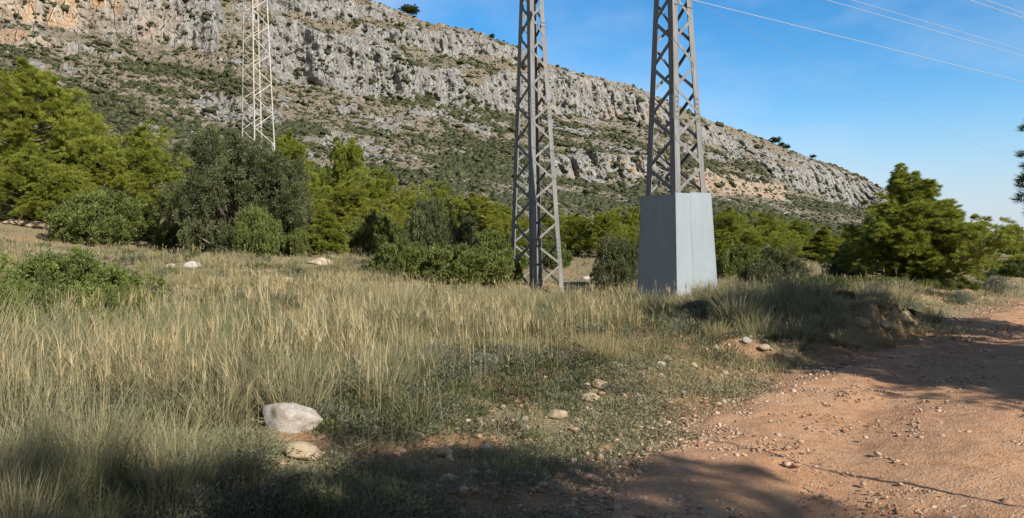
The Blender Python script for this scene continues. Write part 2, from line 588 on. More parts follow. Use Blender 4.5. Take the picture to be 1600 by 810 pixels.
bare = np.clip(np.maximum(bare, 1.2 * spot(GX, GY)), 0, 1.2)
meadow = sst(38, 60, RRR) * sst(14, 30, GX) * 0.9
g_me = mesh_np("ground", np.stack([GX, GY, GZ], -1).reshape(-1, 3), F, M['soil'], {"bare": bare.ravel(), "meadow": meadow.ravel()}, True)
tag(put("ground", g_me), "ochre soil and dry litter beside the track", "ground", kind="structure")

# dirt track
s0 = np.argmin(np.abs(RE[:, 1] + 12) + (RE[:, 1] > 5) * 99)
keep = [i for i in range(s0, len(RE)) if (RE[i, 1] < 30) or i % 6 == 0]
re, rn = RE[keep], RN[keep]
ws = np.linspace(0, 1, 90)
sarc = np.concatenate([[0], np.cumsum(np.linalg.norm(np.diff(re, axis=0), axis=1))])
L0 = -0.05 + 0.22 * fbm(sarc * 0.9, sarc * 0 + 3, oct=4, seed=31)
L1 = RW + 0.2 * fbm(sarc * 0.9, sarc * 0 + 9, oct=4, seed=32)
Wd = L0[:, None] + (L1 - L0)[:, None] * ws[None, :]
RX = re[:, 0:1] + rn[:, 0:1] * Wd
RY = re[:, 1:2] + rn[:, 1:2] * Wd
RZ = ground_h(RX, RY)
rut = -0.055 * np.exp(-((Wd - 1.15) / 0.33) ** 2) - 0.055 * np.exp(-((Wd - 3.1) / 0.4) ** 2) + 0.02 * np.exp(-((Wd - 2.1) / 0.3) ** 2)
rut = rut + 0.020 * fbm(RX * 2.2, RY * 2.2, seed=33) + 0.010 * fbm(RX * 9, RY * 9, oct=2, seed=34)
edge = np.minimum(ws, 1 - ws)[None, :]
RZ = RZ + 0.02 + rut - 0.05 * (1 - sst(0.0, 0.05, edge))
nrow, ncol = RX.shape
idx = np.arange(nrow * ncol).reshape(nrow, ncol)
F = np.stack([idx[:-1, :-1], idx[:-1, 1:], idx[1:, 1:], idx[1:, :-1]], -1).reshape(-1, 4)
stony_w = np.clip(0.25 + 0.9 * np.exp(-((Wd - 2.1) / 0.5) ** 2) + 0.9 * np.exp(-(Wd / 0.5) ** 2) + 0.8 * np.exp(-((Wd - 4.2) / 0.7) ** 2) + 0.4 * fbm(RX * 0.8, RY * 0.8, seed=35), 0, 1)
r_me = mesh_np("dirt_road", np.stack([RX, RY, RZ], -1).reshape(-1, 3), F[:, ::-1] if False else F, M['road'], {"stony": stony_w.ravel()}, True)
tag(put("dirt_road", r_me), "reddish stony dirt track curving away to the trees", "track", kind="structure")

# ------------------------------------------------------------------ the mountain
def ip(u, pts):
    p = np.array(pts, float)
    return np.interp(u, p[:, 0], p[:, 1])

NU, NV = 1760, 460
U = np.concatenate([np.linspace(-1000, -355, 260), np.linspace(-350, 1950, 1500)])
T = np.linspace(0, 1, NV)
yr = ip(U, [(-1000, -520), (-350, -340), (0, -200), (300, -110), (450, -55), (540, -14), (575, 2), (620, 16), (660, 32), (700, 42), (760, 55), (800, 70), (845, 95), (870, 105), (930, 118), (1000, 140),
            (1060, 166), (1100, 184), (1150, 202), (1200, 219), (1250, 239), (1300, 257), (1345, 275), (1380, 293), (1410, 312), (1450, 328), (1500, 346), (1560, 365), (1620, 377), (1950, 385)])
yr = yr + 2.2 * fbm(U / 22.0, U * 0, oct=4, seed=41) + 1.5 * np.abs(fbm(U / 9.0, U * 0 + 4, oct=3, seed=44))
yb = ip(U, [(-350, 345), (0, 350), (800, 372), (1300, 386), (1950, 389)])
Db = ip(U, [(-350, 110), (0, 128), (800, 160), (1100, 230), (1300, 300), (1600, 480), (1950, 700)])
Dr = ip(U, [(-350, 430), (0, 450), (620, 520), (1000, 620), (1380, 800), (1600, 950), (1950, 1150)])
UU, TT = np.meshgrid(U, T)
YY = yb[None] + (yr - yb)[None] * TT
wu = UU + 7 * fbm(UU / 30, YY / 30, oct=3, seed=51)
wy = YY + 6 * fbm(UU / 26, YY / 26, oct=3, seed=52)
def band(xs, tops, bots, soft=5):
    t = np.interp(wu, xs, tops); b = np.interp(wu, xs, bots)
    return sst(-soft, soft, wy - t) * sst(-soft, soft, b - wy) * sst(-soft, soft, wu - xs[0]) * sst(-soft, soft, xs[-1] - wu)
cl_orange = band([-1100, 0, 100, 200, 270, 330, 348], [-95, -70, -60, -50, -45, -40, -35], [30, 40, 44, 58, 73, 84, 76])
cl_low = band([-1100, 0, 60, 110, 165], [35, 48, 55, 66, 84], [55, 70, 76, 84, 90], 4)
cl_b = band([412, 480, 560, 620, 668], [28, 42, 62, 92, 112], [104, 130, 150, 153, 154])
cl_top = band([352, 430, 560, 620], [-60, -30, 5, 14], [-12, 22, 34, 30], 4)
cl_c = band([560, 690, 800, 860], [42, 52, 76, 100], [60, 84, 96, 108], 4)
cl_d1 = band([676, 690, 720, 736], [118, 104, 108, 128], [160, 172, 170, 150])
cl_d2 = band([738, 770, 800, 830], [138, 118, 108, 112], [172, 178, 178, 178])
cl_e = band([800, 870, 930, 1000, 1060], [118, 112, 124, 146, 172], [176, 181, 188, 196, 205])
cl_f = band([862, 900, 1010, 1050], [240, 236, 244, 256], [276, 283, 282, 276], 4)
cl_g = band([1085, 1110, 1225, 1236], [262, 264, 293, 300], [292, 300, 315, 312], 3)
cl_h = band([1090, 1130, 1175], [194, 200, 222], [226, 236, 240], 4)
cl_i = band([1195, 1300, 1375, 1386], [250, 264, 293, 300], [276, 318, 334, 328], 5)
cl_j = band([1390, 1450, 1560], [316, 332, 366], [334, 350, 376], 4)
cl_k = band([300, 340, 400, 440], [150, 142, 160, 176], [178, 190, 200, 200], 4)
cl_l = band([470, 520, 600, 640], [212, 205, 228, 250], [228, 238, 262, 266], 4)
C = np.maximum.reduce([cl_orange, cl_low * .8, cl_b, cl_top * .9, cl_c, cl_d1, cl_d2, cl_e, cl_f, cl_g * .8, cl_h, cl_i, cl_j * .7, cl_k * .7, cl_l * .6])
# lesser ledges that follow the strata
led = fbm(UU / 75, TT * 17 + 0.3 * fbm(UU / 90, TT * 3, seed=61), oct=4, seed=62)
led = sst(0.32, 0.62, led) * 0.65
led2 = sst(0.36, 0.68, fbm(UU / 28, TT * 34, oct=4, seed=63)) * 0.6
C = np.maximum(C, np.maximum(led, led2) * sst(0.02, 0.15, TT))
Cs = np.clip(C, 0, 1)
wg = 1.0 - 0.92 * Cs
_k = 12
_p = np.pad(wg, ((0, 0), (_k, _k)), mode='edge')
_c = np.concatenate([np.zeros((NV, 1)), np.cumsum(_p, 1)], 1)
wg = (_c[:, 2 * _k + 1:] - _c[:, :-2 * _k - 1])[:, :NU] / (2 * _k + 1)
dep = np.concatenate([np.zeros((1, NU)), np.cumsum((wg[1:] + wg[:-1]) / 2, 0)], 0)
dep = dep / dep[-1:]
# soften differences between neighbouring columns
ks = 26
pad = np.pad(dep, ((0, 0), (ks, ks)), mode='edge')
dep = np.stack([pad[:, i:i + NU] for i in range(2 * ks + 1)], 0).mean(0)
DEP = Db[None] + (Dr - Db)[None] * dep
MZ = EYE + (HOR - YY) * DEP / FPX
MX = (UU - CX) / FPX * DEP
MY = DEP.copy()
# fluting, gullies and blocks: push along the horizontal line of sight to the slope
al = MX * 0.8 + MY * 0.25                          # a coordinate along the face, metres
flut = fbm(al / 7.0, MZ / 55.0, MY / 60, oct=5, seed=71, gain=0.6)
rid = 1 - np.abs(fbm(al / 15.0, MZ / 40.0, MY / 80, oct=4, seed=72)) * 1.6
blk = np.round(fbm(al / 7.0, MZ / 6.0, MY / 30, oct=2, seed=73) * 3) / 3.0
sml = fbm(al / 2.6, MZ / 5.0, MY / 5.0, oct=3, seed=74)
disp = Cs * (4.2 * flut + 4.2 * rid + 2.2 * blk + 2.0 * sml) + (1 - Cs) * (2.0 * fbm(al / 40, MY / 40, seed=75) + 0.8 * sml + 1.5 * flut * 0.5)
disp = disp * sst(0, 0.06, TT) * (1 - .45 * cl_orange * sst(340, 200, UU)) * (1 - .65 * cl_g)
hyp = np.hypot(MX, MY)
MX = MX - MX / hyp * disp
MY = MY - MY / hyp * disp
MZ = MZ + (1 - Cs) * (0.5 * sml + 0.35 * vnoise(al / 1.1, MY / 1.1, seed=76)) * sst(0, .06, TT)
rock = np.clip(Cs * 0.95 + 0.28 * np.clip(fbm(UU / 40, TT * 22, oct=4, seed=77), -.5, 1), 0, 1)
orange = np.clip(cl_orange * sst(345, 60, UU) * sst(-20, 10, YY + 40) * (0.35 + 0.9 * sst(-.3, .4, fbm(UU / 35, YY / 45, seed=78))), 0, 1)
orange = np.maximum(orange, cl_low * 0.6 * sst(140, 60, UU))
orange = np.maximum(orange, cl_g * 0.62)
orange = np.maximum(orange, 0.30 * cl_e * sst(0.0, .5, fbm(UU / 20, YY / 30, seed=79)))
orange = np.maximum(orange, 0.4 * sst(.2, .5, fbm(UU / 30, TT * 20, seed=80)) * cl_f)
GREENM = sst(-0.16, 0.42, fbm(UU / 150, TT * 25 + .5 * fbm(UU / 60, TT * 6, seed=93), oct=5, seed=91)) * (0.5 + 0.6 * sst(0.9, 0.1, TT))
# the back of the ridge
NB = 14
bk = np.linspace(0.04, 1, NB)[:, None]
BX = MX[-1:] + MX[-1:] / hyp[-1:] * bk * 260
BY = MY[-1:] + MY[-1:] / hyp[-1:] * bk * 260
BZ = MZ[-1:] * (1 - bk ** 1.2 * 0.9) + 3 * fbm(BX / 30, BY / 30, seed=81) * sst(0, .2, bk)
PX = np.concatenate([MX, BX]); PY = np.concatenate([MY, BY]); PZ = np.concatenate([MZ, BZ])
rk = np.concatenate([rock, np.full(BX.shape, .3)]); og = np.concatenate([orange, np.zeros(BX.shape)])
idx = np.arange(PX.size).reshape(PX.shape)
F = np.stack([idx[:-1, :-1], idx[:-1, 1:], idx[1:, 1:], idx[1:, :-1]], -1).reshape(-1, 4)
m_me = mesh_np("mountain", np.stack([PX, PY, PZ], -1).reshape(-1, 3), F, M['mountain'], {"rock": rk.ravel(), "orange": og.ravel(), "green": np.concatenate([GREENM, np.full(BX.shape, .5)]).ravel()}, False)
tag(put("mountain", m_me), "long limestone mountain with cliff bands above the pine belt", "mountain", kind="structure")

# low scrub on the mountain: nobody could count it
import bmesh
def ico(sub):
    bm = bmesh.new()
    bmesh.ops.create_icosphere(bm, subdivisions=sub, radius=1)
    V = np.array([v.co[:] for v in bm.verts]); Fc = np.array([[v.index for v in f.verts] for f in bm.faces])
    bm.free()
    return V, Fc
IV1, IF1 = ico(2)
IV0, IF0 = ico(1)
dens = GREENM ** 1.3 + 0.12
dens = dens * (1 - 0.93 * np.clip(C * 1.15, 0, 1)) + 0.035
dens = dens * (0.55 + 0.9 * sst(0.85, 0.1, TT)) * ((UU > -1000) & (UU < 1750)) * (YY > -60) * (1 - .5 * (UU < -120))
dens[0:12] = 0
# distant columns fill fewer pixels per bush
pr = (dens / dens.sum()).ravel()
NSC = 80000
pick = RNG.choice(dens.size, NSC, p=pr)
bx = MX.ravel()[pick]; by = MY.ravel()[pick]; bz = MZ.ravel()[pick]
sz = np.clip(RNG.lognormal(-0.62, 0.50, NSC), 0.3, 2.2) * (by / 380) ** 0.45
nv = len(IV1)
jit = 1 + 0.34 * RNG.standard_normal((NSC, nv)).clip(-1.5, 1.8)
sc3 = np.stack([sz * RNG.uniform(.8, 1.5, NSC), sz * RNG.uniform(.8, 1.5, NSC), sz * RNG.uniform(.55, 0.95, NSC)], -1)
Vb = IV1[None] * jit[..., None] * sc3[:, None, :] + np.stack([bx, by, bz + 0.2 * sz], -1)[:, None, :]
Fb = (IF1[None] + (np.arange(NSC) * nv)[:, None, None]).reshape(-1, 3)
tb = np.clip(RNG.normal(0.45, 0.25, NSC), 0, 1)[:, None] + RNG.normal(0, .12, (NSC, nv))
s_me = mesh_np("scrub", Vb.reshape(-1, 3), Fb, M['scrub'], {"tint": np.clip(tb, 0, 1).ravel()})
tag(put("hillside_scrub", s_me), "dark green scrub scattered in bands over the mountain", "scrub", kind="stuff")

# ------------------------------------------------------------------ foliage builders
def nrm(a):
    return a / np.maximum(np.linalg.norm(a, axis=-1, keepdims=True), 1e-9)

def tri_cards(P, D, L, W, rng):
    """needle triangles: roots P, unit directions D"""
    s = nrm(np.cross(D, nrm(rng.standard_normal(P.shape))))
    w = (W * 0.5)[:, None]
    V = np.stack([P - s * w, P + s * w, P + D * L[:, None]], 1).reshape(-1, 3)
    return V, np.arange(len(V)).reshape(-1, 3)

def leaf_cards(P, D, L, W, rng):
    s = nrm(np.cross(D, nrm(rng.standard_normal(P.shape))))
    n = np.cross(D, s)
    mid = P + D * L[:, None] * 0.5 + n * (L * 0.08)[:, None]
    w = (W * 0.5)[:, None]
    V = np.stack([P, mid - s * w, P + D * L[:, None], mid + s * w], 1).reshape(-1, 3)
    return V, np.arange(len(V)).reshape(-1, 4)

def pine_proto(seed, H, Rm, kind='round', npf=62, nsub=26, nlimb=44, needle=0.125, nw=0.018, dark=False, bare_to=0.10, lobe=.21, lead=.35, nlead=5, fuzz=0):
    rng = np.random.default_rng(seed)
    mb = MB()
    lean = rng.uniform(-.06, .06, 2) * H
    nseg = 9
    def trunk_at(f):
        return np.array([lean[0] * f ** 1.5 + 0.05 * math.sin(f * 7 + seed), lean[1] * f ** 1.5 + 0.05 * math.cos(f * 6 + seed), f * H])
    tr = 0.018 * H + 0.03
    mb.tube([trunk_at(f) - np.array([0, 0, .25 if f == 0 else 0]) for f in np.linspace(0, 0.96, nseg)], [tr * (1.15 if f == 0 else (1 - 0.88 * f)) for f in np.linspace(0, 1, nseg)], 8)
    cen, outs, rads = [], [], []
    lob = rng.uniform(0, 6.28, 3)
    for i in range(nlimb):
        f = bare_to + (0.97 - bare_to) * ((i + rng.uniform(0, .9)) / nlimb) ** 1.1
        if kind == 'round':
            env = math.sqrt(max(0.05, 1 - ((f - 0.46) / 0.60) ** 2))
        elif kind == 'cone':
            env = max(0.08, (1.03 - f) ** 0.95 * 1.12) * (0.78 + 0.22 * sst(0.03, .22, f))
        else:   # umbrella
            env = math.sqrt(max(0.05, 1 - ((f - 0.72) / 0.40) ** 2))
        az = i * 2.39996 + rng.uniform(-.5, .5)
        lobes = 1 + 0.22 * math.sin(2 * az + lob[0] + f * 5) + 0.16 * math.sin(3 * az + lob[1] - f * 9)
        Ln = Rm * env * lobes * rng.uniform(0.72, 1.12)
        el = rng.uniform(0.15, 0.55) + 0.7 * sst(.55, 1.0, f)
        if kind == 'cone': el += 0.22
        st = trunk_at(f * 0.86)
        dirh = np.array([math.cos(az), math.sin(az), 0])
        P = []
        for k in range(6):
            q = k / 5
            P.append(st + dirh * Ln * q * math.cos(el * (0.6 + .5 * q)) + np.array([0, 0, 1]) * Ln * (math.sin(el) * q * (0.5 + .5 * q)) + rng.normal(0, .02, 3) * Ln * q)
        r0 = tr * 0.38 * (1 - f * .6)
        mb.tube(P, [r0 * (1 - .85 * q) + .004 for q in np.linspace(0, 1, 6)], 5, False)
        P = np.array(P)
        nlb = 1 + (Ln > .45 * Rm) + (rng.random() < .5) + (2 if kind == 'cone' and Ln > .3 * Rm else 0)
        for j in range(nlb):
            q = 1.0 if j == 0 else rng.uniform(0.40, 0.92)
            base = np.array([np.interp(q, np.linspace(0, 1, 6), P[:, a]) for a in range(3)])
            off = rng.normal(0, 1, 3) * np.array([1, 1, .6]) * (0.0 if j == 0 else 0.20 * Ln) + np.array([0, 0, 0 if j == 0 else .06 * Ln])
            c = base + off
            cen.append(c); outs.append(nrm(dirh * 0.5 + np.array([0, 0, .8]))); rads.append(lobe * Rm * rng.uniform(.7, 1.3) * (1 - .35 * sst(.7, 1, f)))
            if j: mb.tube([base, (base + c) / 2 + [0, 0, -.02], c], [r0 * .35 + .004, r0 * .25 + .003, .004], 4, False)
        for j in range(fuzz // nlimb):             # feathery shoots past the limb ends
            q = rng.uniform(.55, 1.0)
            c = np.array([np.interp(q, np.linspace(0, 1, 6), P[:, a]) for a in range(3)]) + dirh * rng.uniform(0, .16) * Rm * q + rng.normal(0, .11, 3) * Rm + np.array([0, 0, .05 * Rm])
            cen.append(c); outs.append(nrm(dirh * .4 + np.array([0, 0, .9]))); rads.append(rng.uniform(.045, .075) * Rm)
    # leaders
    nl = nlead
    for k in range(nl):
        f = rng.uniform(.42, .86) if k else .9
        az = rng.uniform(0, 6.28)
        rd = Rm * lead * (1.08 - f) / .6 * rng.uniform(.6, 1.1) * (k > 0)
        c0 = trunk_at(f) + np.array([math.cos(az) * rd, math.sin(az) * rd, 0.10 * H * (k > 0)])
        ht = H * rng.uniform(.09, .16) * (1.0 if k else .7)
        mb.tube([trunk_at(f * .93), (trunk_at(f) * .4 + c0 * .6), c0, c0 + [0, 0, ht]], [tr * .3, tr * .2, tr * .12, .004], 5, False)
        for q in range(6):
            cen.append(c0 + np.append(rng.normal(0, .02, 2) * Rm, ht * (q / 5 * 1.15 - .15))); outs.append(np.array([0, 0, 1.])); rads.append(lobe * Rm * (0.9 - q * .13))
    cen, outs, rads = np.array(cen), np.array(outs), np.array(rads)
    n = len(cen)
    # every lobe: tufts over its upper shell, every tuft a burst of needles
    li = np.repeat(np.arange(n), nsub)
    dl = nrm(rng.standard_normal((len(li), 3)) + outs[li] * .55)
    tc = cen[li] + dl * (rads[li] * rng.uniform(.55, 1.08, len(li)))[:, None] * np.array([1, 1, .92])
    tl = np.clip(rng.normal(.5, .17, n), 0, 1)[li] + rng.normal(0, .20, len(li))
    ci = np.repeat(np.arange(len(li)), npf)
    d0 = nrm(rng.standard_normal((len(ci), 3)))
    pos = tc[ci] + d0 * (rads[li][ci] * .19 * rng.uniform(0, 1, len(ci)) ** .6)[:, None]
    D = nrm(d0 * 0.55 + dl[ci] * 0.8 + outs[li][ci] * .45 + rng.normal(0, .25, d0.shape))
    L = needle * rng.uniform(.6, 1.2, len(ci)); W = nw * rng.uniform(.7, 1.3, len(ci))
    V, Fc = tri_cards(pos, D, L, W, rng)
    tint = np.clip(tl[ci] + rng.normal(0, .12, len(ci)), 0, 1)
    crown = mesh_np("crown", V, Fc, M['pine_dark' if dark else 'pine'], {"tint": np.repeat(tint, 3)})
    ext = (float(np.percentile(V[:, 0], 98.5) - np.percentile(V[:, 0], 1.5)), float(np.percentile(V[:, 2], 99.8)))
    trunk = mb.mesh("trunk", M['bark'], True)
    return dict(crown=crown, trunk=trunk, w=ext[0], h=ext[1])

def shrub_proto(seed, Rm, H, leaf, lw, nlobe, nsub, nleaf, mat, clr=0.24, gap=0.18):
    rng = np.random.default_rng(seed)
    mb = MB()
    th = rng.uniform(0, 2 * math.pi, nlobe)
    ph = np.arccos(rng.uniform(0.0, 1, nlobe))
    rad = rng.uniform(0.5, 1.0, nlobe) ** 0.6
    az_n = 1 + gap * np.sin(2 * th + rng.uniform(0, 6)) + gap * .8 * np.sin(5 * th + rng.uniform(0, 6)) + rng.normal(0, .08, nlobe)
    vn = 1 + gap * 0.9 * np.sin(3 * th + rng.uniform(0, 6)) * np.sin(ph * 2) + rng.normal(0, .06, nlobe)
    sc_ = 1 - clr * .6
    cen = np.stack([np.cos(th) * np.sin(ph) * rad * az_n * Rm * sc_, np.sin(th) * np.sin(ph) * rad * az_n * Rm * sc_, (np.cos(ph) * rad * vn * sc_ + 0.08 * rng.random(nlobe) + 0.06) * H], -1)
    cen[:, 2] = np.minimum(cen[:, 2], .86 * H)
    rads = clr * rng.uniform(.65, 1.35, nlobe) * min(Rm, H)
    outl = nrm(cen / np.array([Rm, Rm, H]) + np.array([0, 0, .25]))
    li = np.repeat(np.arange(nlobe), nsub)
    dl = nrm(rng.standard_normal((len(li), 3)) + outl[li] * .6)
    tc = cen[li] + dl * (rads[li] * rng.uniform(.6, 1.1, len(li)))[:, None]
    tl = np.clip(rng.normal(.5, .2, nlobe), 0, 1)[li] + rng.normal(0, .1, len(li))
    ci = np.repeat(np.arange(len(li)), nleaf)
    d0 = nrm(rng.standard_normal((len(ci), 3)))
    pos = tc[ci] + d0 * (rads[li][ci] * .22 * rng.uniform(0, 1, len(ci)) ** .5)[:, None]
    pos[:, 2] = np.abs(pos[:, 2])
    D = nrm(d0 * .6 + dl[ci] * .8 + np.array([0, 0, .2]) + rng.normal(0, .35, d0.shape))
    L = leaf * rng.uniform(.6, 1.25, len(ci)); W = lw * rng.uniform(.7, 1.25, len(ci))
    V, Fc = leaf_cards(pos, D, L, W, rng)
    tint = np.clip(tl[ci] + rng.normal(0, .15, len(ci)), 0, 1)
    fol = mesh_np("foliage", V, Fc, M[mat], {"tint": np.repeat(tint, 4)})
    for c in cen[rng.permutation(nlobe)[:min(nlobe, 46)]]:
        b = np.array([c[0] * .12, c[1] * .12, -0.1])
        mdl = (b + c) / 2 + np.array([c[0] * .12, c[1] * .12, .05 * H])
        r0 = 0.012 * Rm + .006
        mb.tube([b, mdl, c], [r0, r0 * .65, r0 * .25], 5, False)
    stems = mb.mesh("stems", M['bark'], True)
    return dict(foliage=fol, stems=stems, w=float(np.percentile(V[:, 0], 99) - np.percentile(V[:, 0], 1)), h=float(np.percentile(V[:, 2], 99.7)))

PINES = {
    'round': [pine_proto(101, 6, 2.3, nlimb=56, bare_to=.04, lobe=.19), pine_proto(102, 6, 2.4, nlimb=50, bare_to=.05), pine_proto(103, 5.5, 2.3, nlimb=60, bare_to=.06, lobe=.175)],
    'cone': [pine_proto(111, 5, 1.8, 'cone', nlimb=46, bare_to=.05, lobe=.18), pine_proto(112, 5, 1.7, 'cone', nlimb=44, bare_to=.05, lobe=.18)],
    'big': [pine_proto(121, 4.9, 2.1, 'cone', npf=40, nsub=15, nlimb=120, needle=.12, nw=.0135, bare_to=.02, lobe=.115, lead=.5, nlead=12, fuzz=420)],
    'umbrella': [pine_proto(131, 6, 3.2, 'umbrella', npf=34, nlimb=40, needle=.3, nw=.06, bare_to=.42, dark=True)],
    'near': [pine_proto(141, 7.5, 2.3, 'round', npf=48, nlimb=60, needle=.15, nw=.015, bare_to=.34, dark=True, lobe=.235),
             pine_proto(142, 8.5, 2.5, 'round', npf=48, nlimb=64, needle=.15, nw=.015, bare_to=.28, dark=True, lobe=.24)],
}
def tree_at(proto, loc, width, height, rz, label, name="pine_tree", group=None, cat="pine"):
    t = thing(name, label, cat, loc, rz, group)
    t.scale = (width / proto['w'], width / proto['w'], height / proto['h'])
    put("trunk", proto['trunk'], t)
    put("crown", proto['crown'], t)
    return t

def tree_px(proto, px, top, wpx, d, label, **k):
    x, y, z = at(px, d)
    h = EYE + (HOR - top) * d / FPX - z
    return tree_at(proto, (x, y, z - .03), min(wpx * d / FPX, 1.2 * h), h, random.uniform(0, 6.28), label, **k)

# (kind, variant, column, top row, width, depth, label)
PT = [
 ('round', 0, 48, 96, 215, 40, "tallest broad green pine at the far left of the slope"),
 ('round', 1, -75, 130, 200, 39, "pine cut by the left picture edge beside the tallest pine"),
 ('round', 0, -230, 120, 210, 42, "broad pine outside the left edge beyond the tallest pine"),
 ('round', 2, 128, 165, 130, 44, "pine with rounded top just behind the tallest left pine"),
 ('round', 1, 215, 195, 115, 52, "darker pine between the left pines and the kermes oak, furthest back"),
 ('round', 0, 238, 226, 125, 43, "bright rounded pine immediately left of the big kermes oak"),
 ('round', 2, 165, 238, 125, 40, "bright lower pine in front of the dark rounded left pines"),
 ('round', 1, 40, 232, 170, 36, "low wide pine under the tallest left pine"),
 ('round', 2, 100, 268, 110, 35, "small bushy pine above the round mastic shrub"),
 ('round', 0, 457, 208, 100, 46, "pine rising just behind the right shoulder of the kermes oak"),
 ('round', 2, 545, 217, 105, 49, "tallest pine between the kermes oak and the nearer bare pylon"),
 ('round', 1, 600, 262, 115, 46, "broad pine right of the tallest middle pine"),
 ('round', 0, 548, 285, 110, 43, "lower pine in front of the tallest middle pine"),
 ('round', 2, 640, 300, 90, 52, "small pine right of the broad middle pine"),
 ('round', 1, 690, 282, 72, 60, "slim pine behind the dark juniper bush"),
 ('round', 0, 742, 302, 110, 52, "pale pine left of the nearer bare pylon"),
 ('round', 2, 790, 322, 80, 55, "pine showing through the left legs of the nearer bare pylon"),
 ('cone', 0, 513, 322, 55, 31.5, "little dark pine sapling with thin visible trunk"),
 ('round', 1, 850, 330, 90, 57, "pine seen through the lattice foot of the nearer bare pylon"),
 ('round', 0, 905, 333, 85, 52, "pale pine just right of the nearer bare pylon"),
 ('round', 2, 950, 330, 85, 50, "bright pine behind the round dark bush between the pylons"),
 ('round', 1, 995, 322, 80, 58, "pine partly hidden by the left side of the steel box"),
 ('round', 2, 1075, 335, 80, 60, "pine mostly hidden behind the steel box"),
 ('round', 0, 1143, 324, 95, 46, "bright pine against the right side of the steel box"),
 ('round', 1, 1200, 330, 92, 48, "rounded pine second to the right of the steel box"),
 ('round', 2, 1246, 343, 76, 57, "pine third to the right of the steel box, set further back"),
 ('cone', 1, 1285, 355, 64, 50, "small bright pointed pine in the gap left of the lone big pine"),
 ('round', 0, 1328, 352, 76, 52, "pine half behind the left side of the lone big pine"),
 ('big', 0, 1424, 262, 168, 28, "lone big feathery young pine beside the track bend"),
 ('round', 1, 1502, 350, 74, 52, "pine peeping out behind the right side of the lone big pine"),
 ('round', 2, 1585, 353, 66, 62, "dark pine at the right picture edge beyond the meadow"),
 ('round', 0, 1530, 377, 45, 95, "small far pine at the back of the green meadow"),
 ('round', 1, 1556, 380, 44, 110, "farthest little pine left of the right edge pine"),
 ('round', 2, 1625, 366, 70, 75, "pine beyond the meadow touching the right picture edge"),
]
for k, v, px, top, w, d, lab in PT:
    tree_px(PINES[k][v], px, top, w, d, lab, group="pines below the mountain")
# a thicker belt of pines behind them
BELT = [(-20, 300, 62), (300, 262, 66), (345, 270, 70), (420, 268, 68), (500, 262, 70), (585, 300, 74), (665, 312, 70), (720, 322, 76), (770, 332, 80), (820, 338, 78), (880, 344, 84), (930, 348, 86), (975, 346, 90),
        (1030, 348, 80), (1110, 350, 82), (1170, 350, 86), (1225, 356, 90), (1265, 362, 84), (1305, 366, 92), (1350, 362, 80), (1385, 366, 84), (1480, 372, 90), (1515, 378, 120), (1545, 381, 140), (1575, 379, 125), (1610, 376, 130), (1650, 374, 120), (1690, 372, 110)]
for i, (px, top, d) in enumerate(BELT):
    tree_px(PINES['round'][i % 3], px, top, 96 * random.uniform(.8, 1.15), d, "pine in the back row of the belt at the mountain foot", group="back row of pines at the mountain foot")

# pines standing on the skyline
def ridge_tree(px, wpx, hpx, label):
    i = int(np.argmin(np.abs(U - px)))
    x, y, z = MX[-1, i], MY[-1, i], MZ[-1, i]
    tree_at(PINES['umbrella'][0], (x, y - 1.5, z - 1.2), wpx * y / FPX, hpx * y / FPX, random.uniform(0, 6), label, group="pines on the ridge")
ridge_tree(645, 21, 19, "dark umbrella pine alone on the high ridge, the largest skyline tree")
ridge_tree(634, 13, 13, "small dark pine hugging the left of the largest skyline tree")
ridge_tree(768, 9, 9, "tiny dark tree on the skyline left of the nearer bare pylon")
ridge_tree(1209, 15, 13, "largest of the skyline pines right of the steel box pylon")
ridge_tree(1220, 9, 9, "small skyline pine in the middle of the cluster on the right ridge")
ridge_tree(1228, 10, 10, "skyline pine ending the cluster on the right ridge")
ridge_tree(1268, 8, 7, "single small dark tree low on the right ridge")

# shrubs
SH = {
 'oak': shrub_proto(201, 3.0, 3.6,   .075, .034, 130, 26, 54, 'olive', .175, gap=.15),
 'dark': shrub_proto(202, 1.5, 1.6, .075, .032, 60, 24, 26, 'olive', .24),
 'dark_b': shrub_proto(203, 1.5, 1.4, .075, .032, 60, 24, 26, 'olive', .24, gap=.22),
 'mastic': shrub_proto(204, 1.5, 1.3, .08, .034, 64, 24, 26, 'mastic', .24),
 'mastic_near': shrub_proto(205, 1.5, .9, .045, .020, 130, 24, 26, 'mastic', .24, gap=.22),
 'mastic_low': shrub_proto(206, 1.5, .8, .07, .03, 64, 24, 24, 'mastic', .27, gap=.25),
 'grey': shrub_proto(207, .4, .4, .035, .006, 40, 14, 22, 'greyshrub', .26, gap=.2),
}
CLEAR = []
def shrub_px(kind, px, top, wpx, d, label, depth=1.0, name="shrub", cat="shrub", group="shrubs on the slope", rz=None):
    x, y, z = at(px, d)
    h = EYE + (HOR - top) * d / FPX - z
    p = SH[kind]
    CLEAR.append((x, y, wpx * d / FPX * .45 * min(1, depth + .1), 1.7 if d < 14 and kind != 'grey' else (.9 if kind != 'grey' else .1)))
    t = thing(name, label, cat, (x, y, z - .03), random.uniform(0, 6.28) if rz is None else rz, group)
    s = wpx * d / FPX / p['w']
    t.scale = (s, s * depth, max(.12, h / p['h']))
    put("stems", p['stems'], t)
    put("foliage", p['foliage'], t)
    return t
shrub_px('oak', 380, 212, 196, 32, "big dark dome shaped kermes oak bush below the pale pylon", name="kermes_oak")
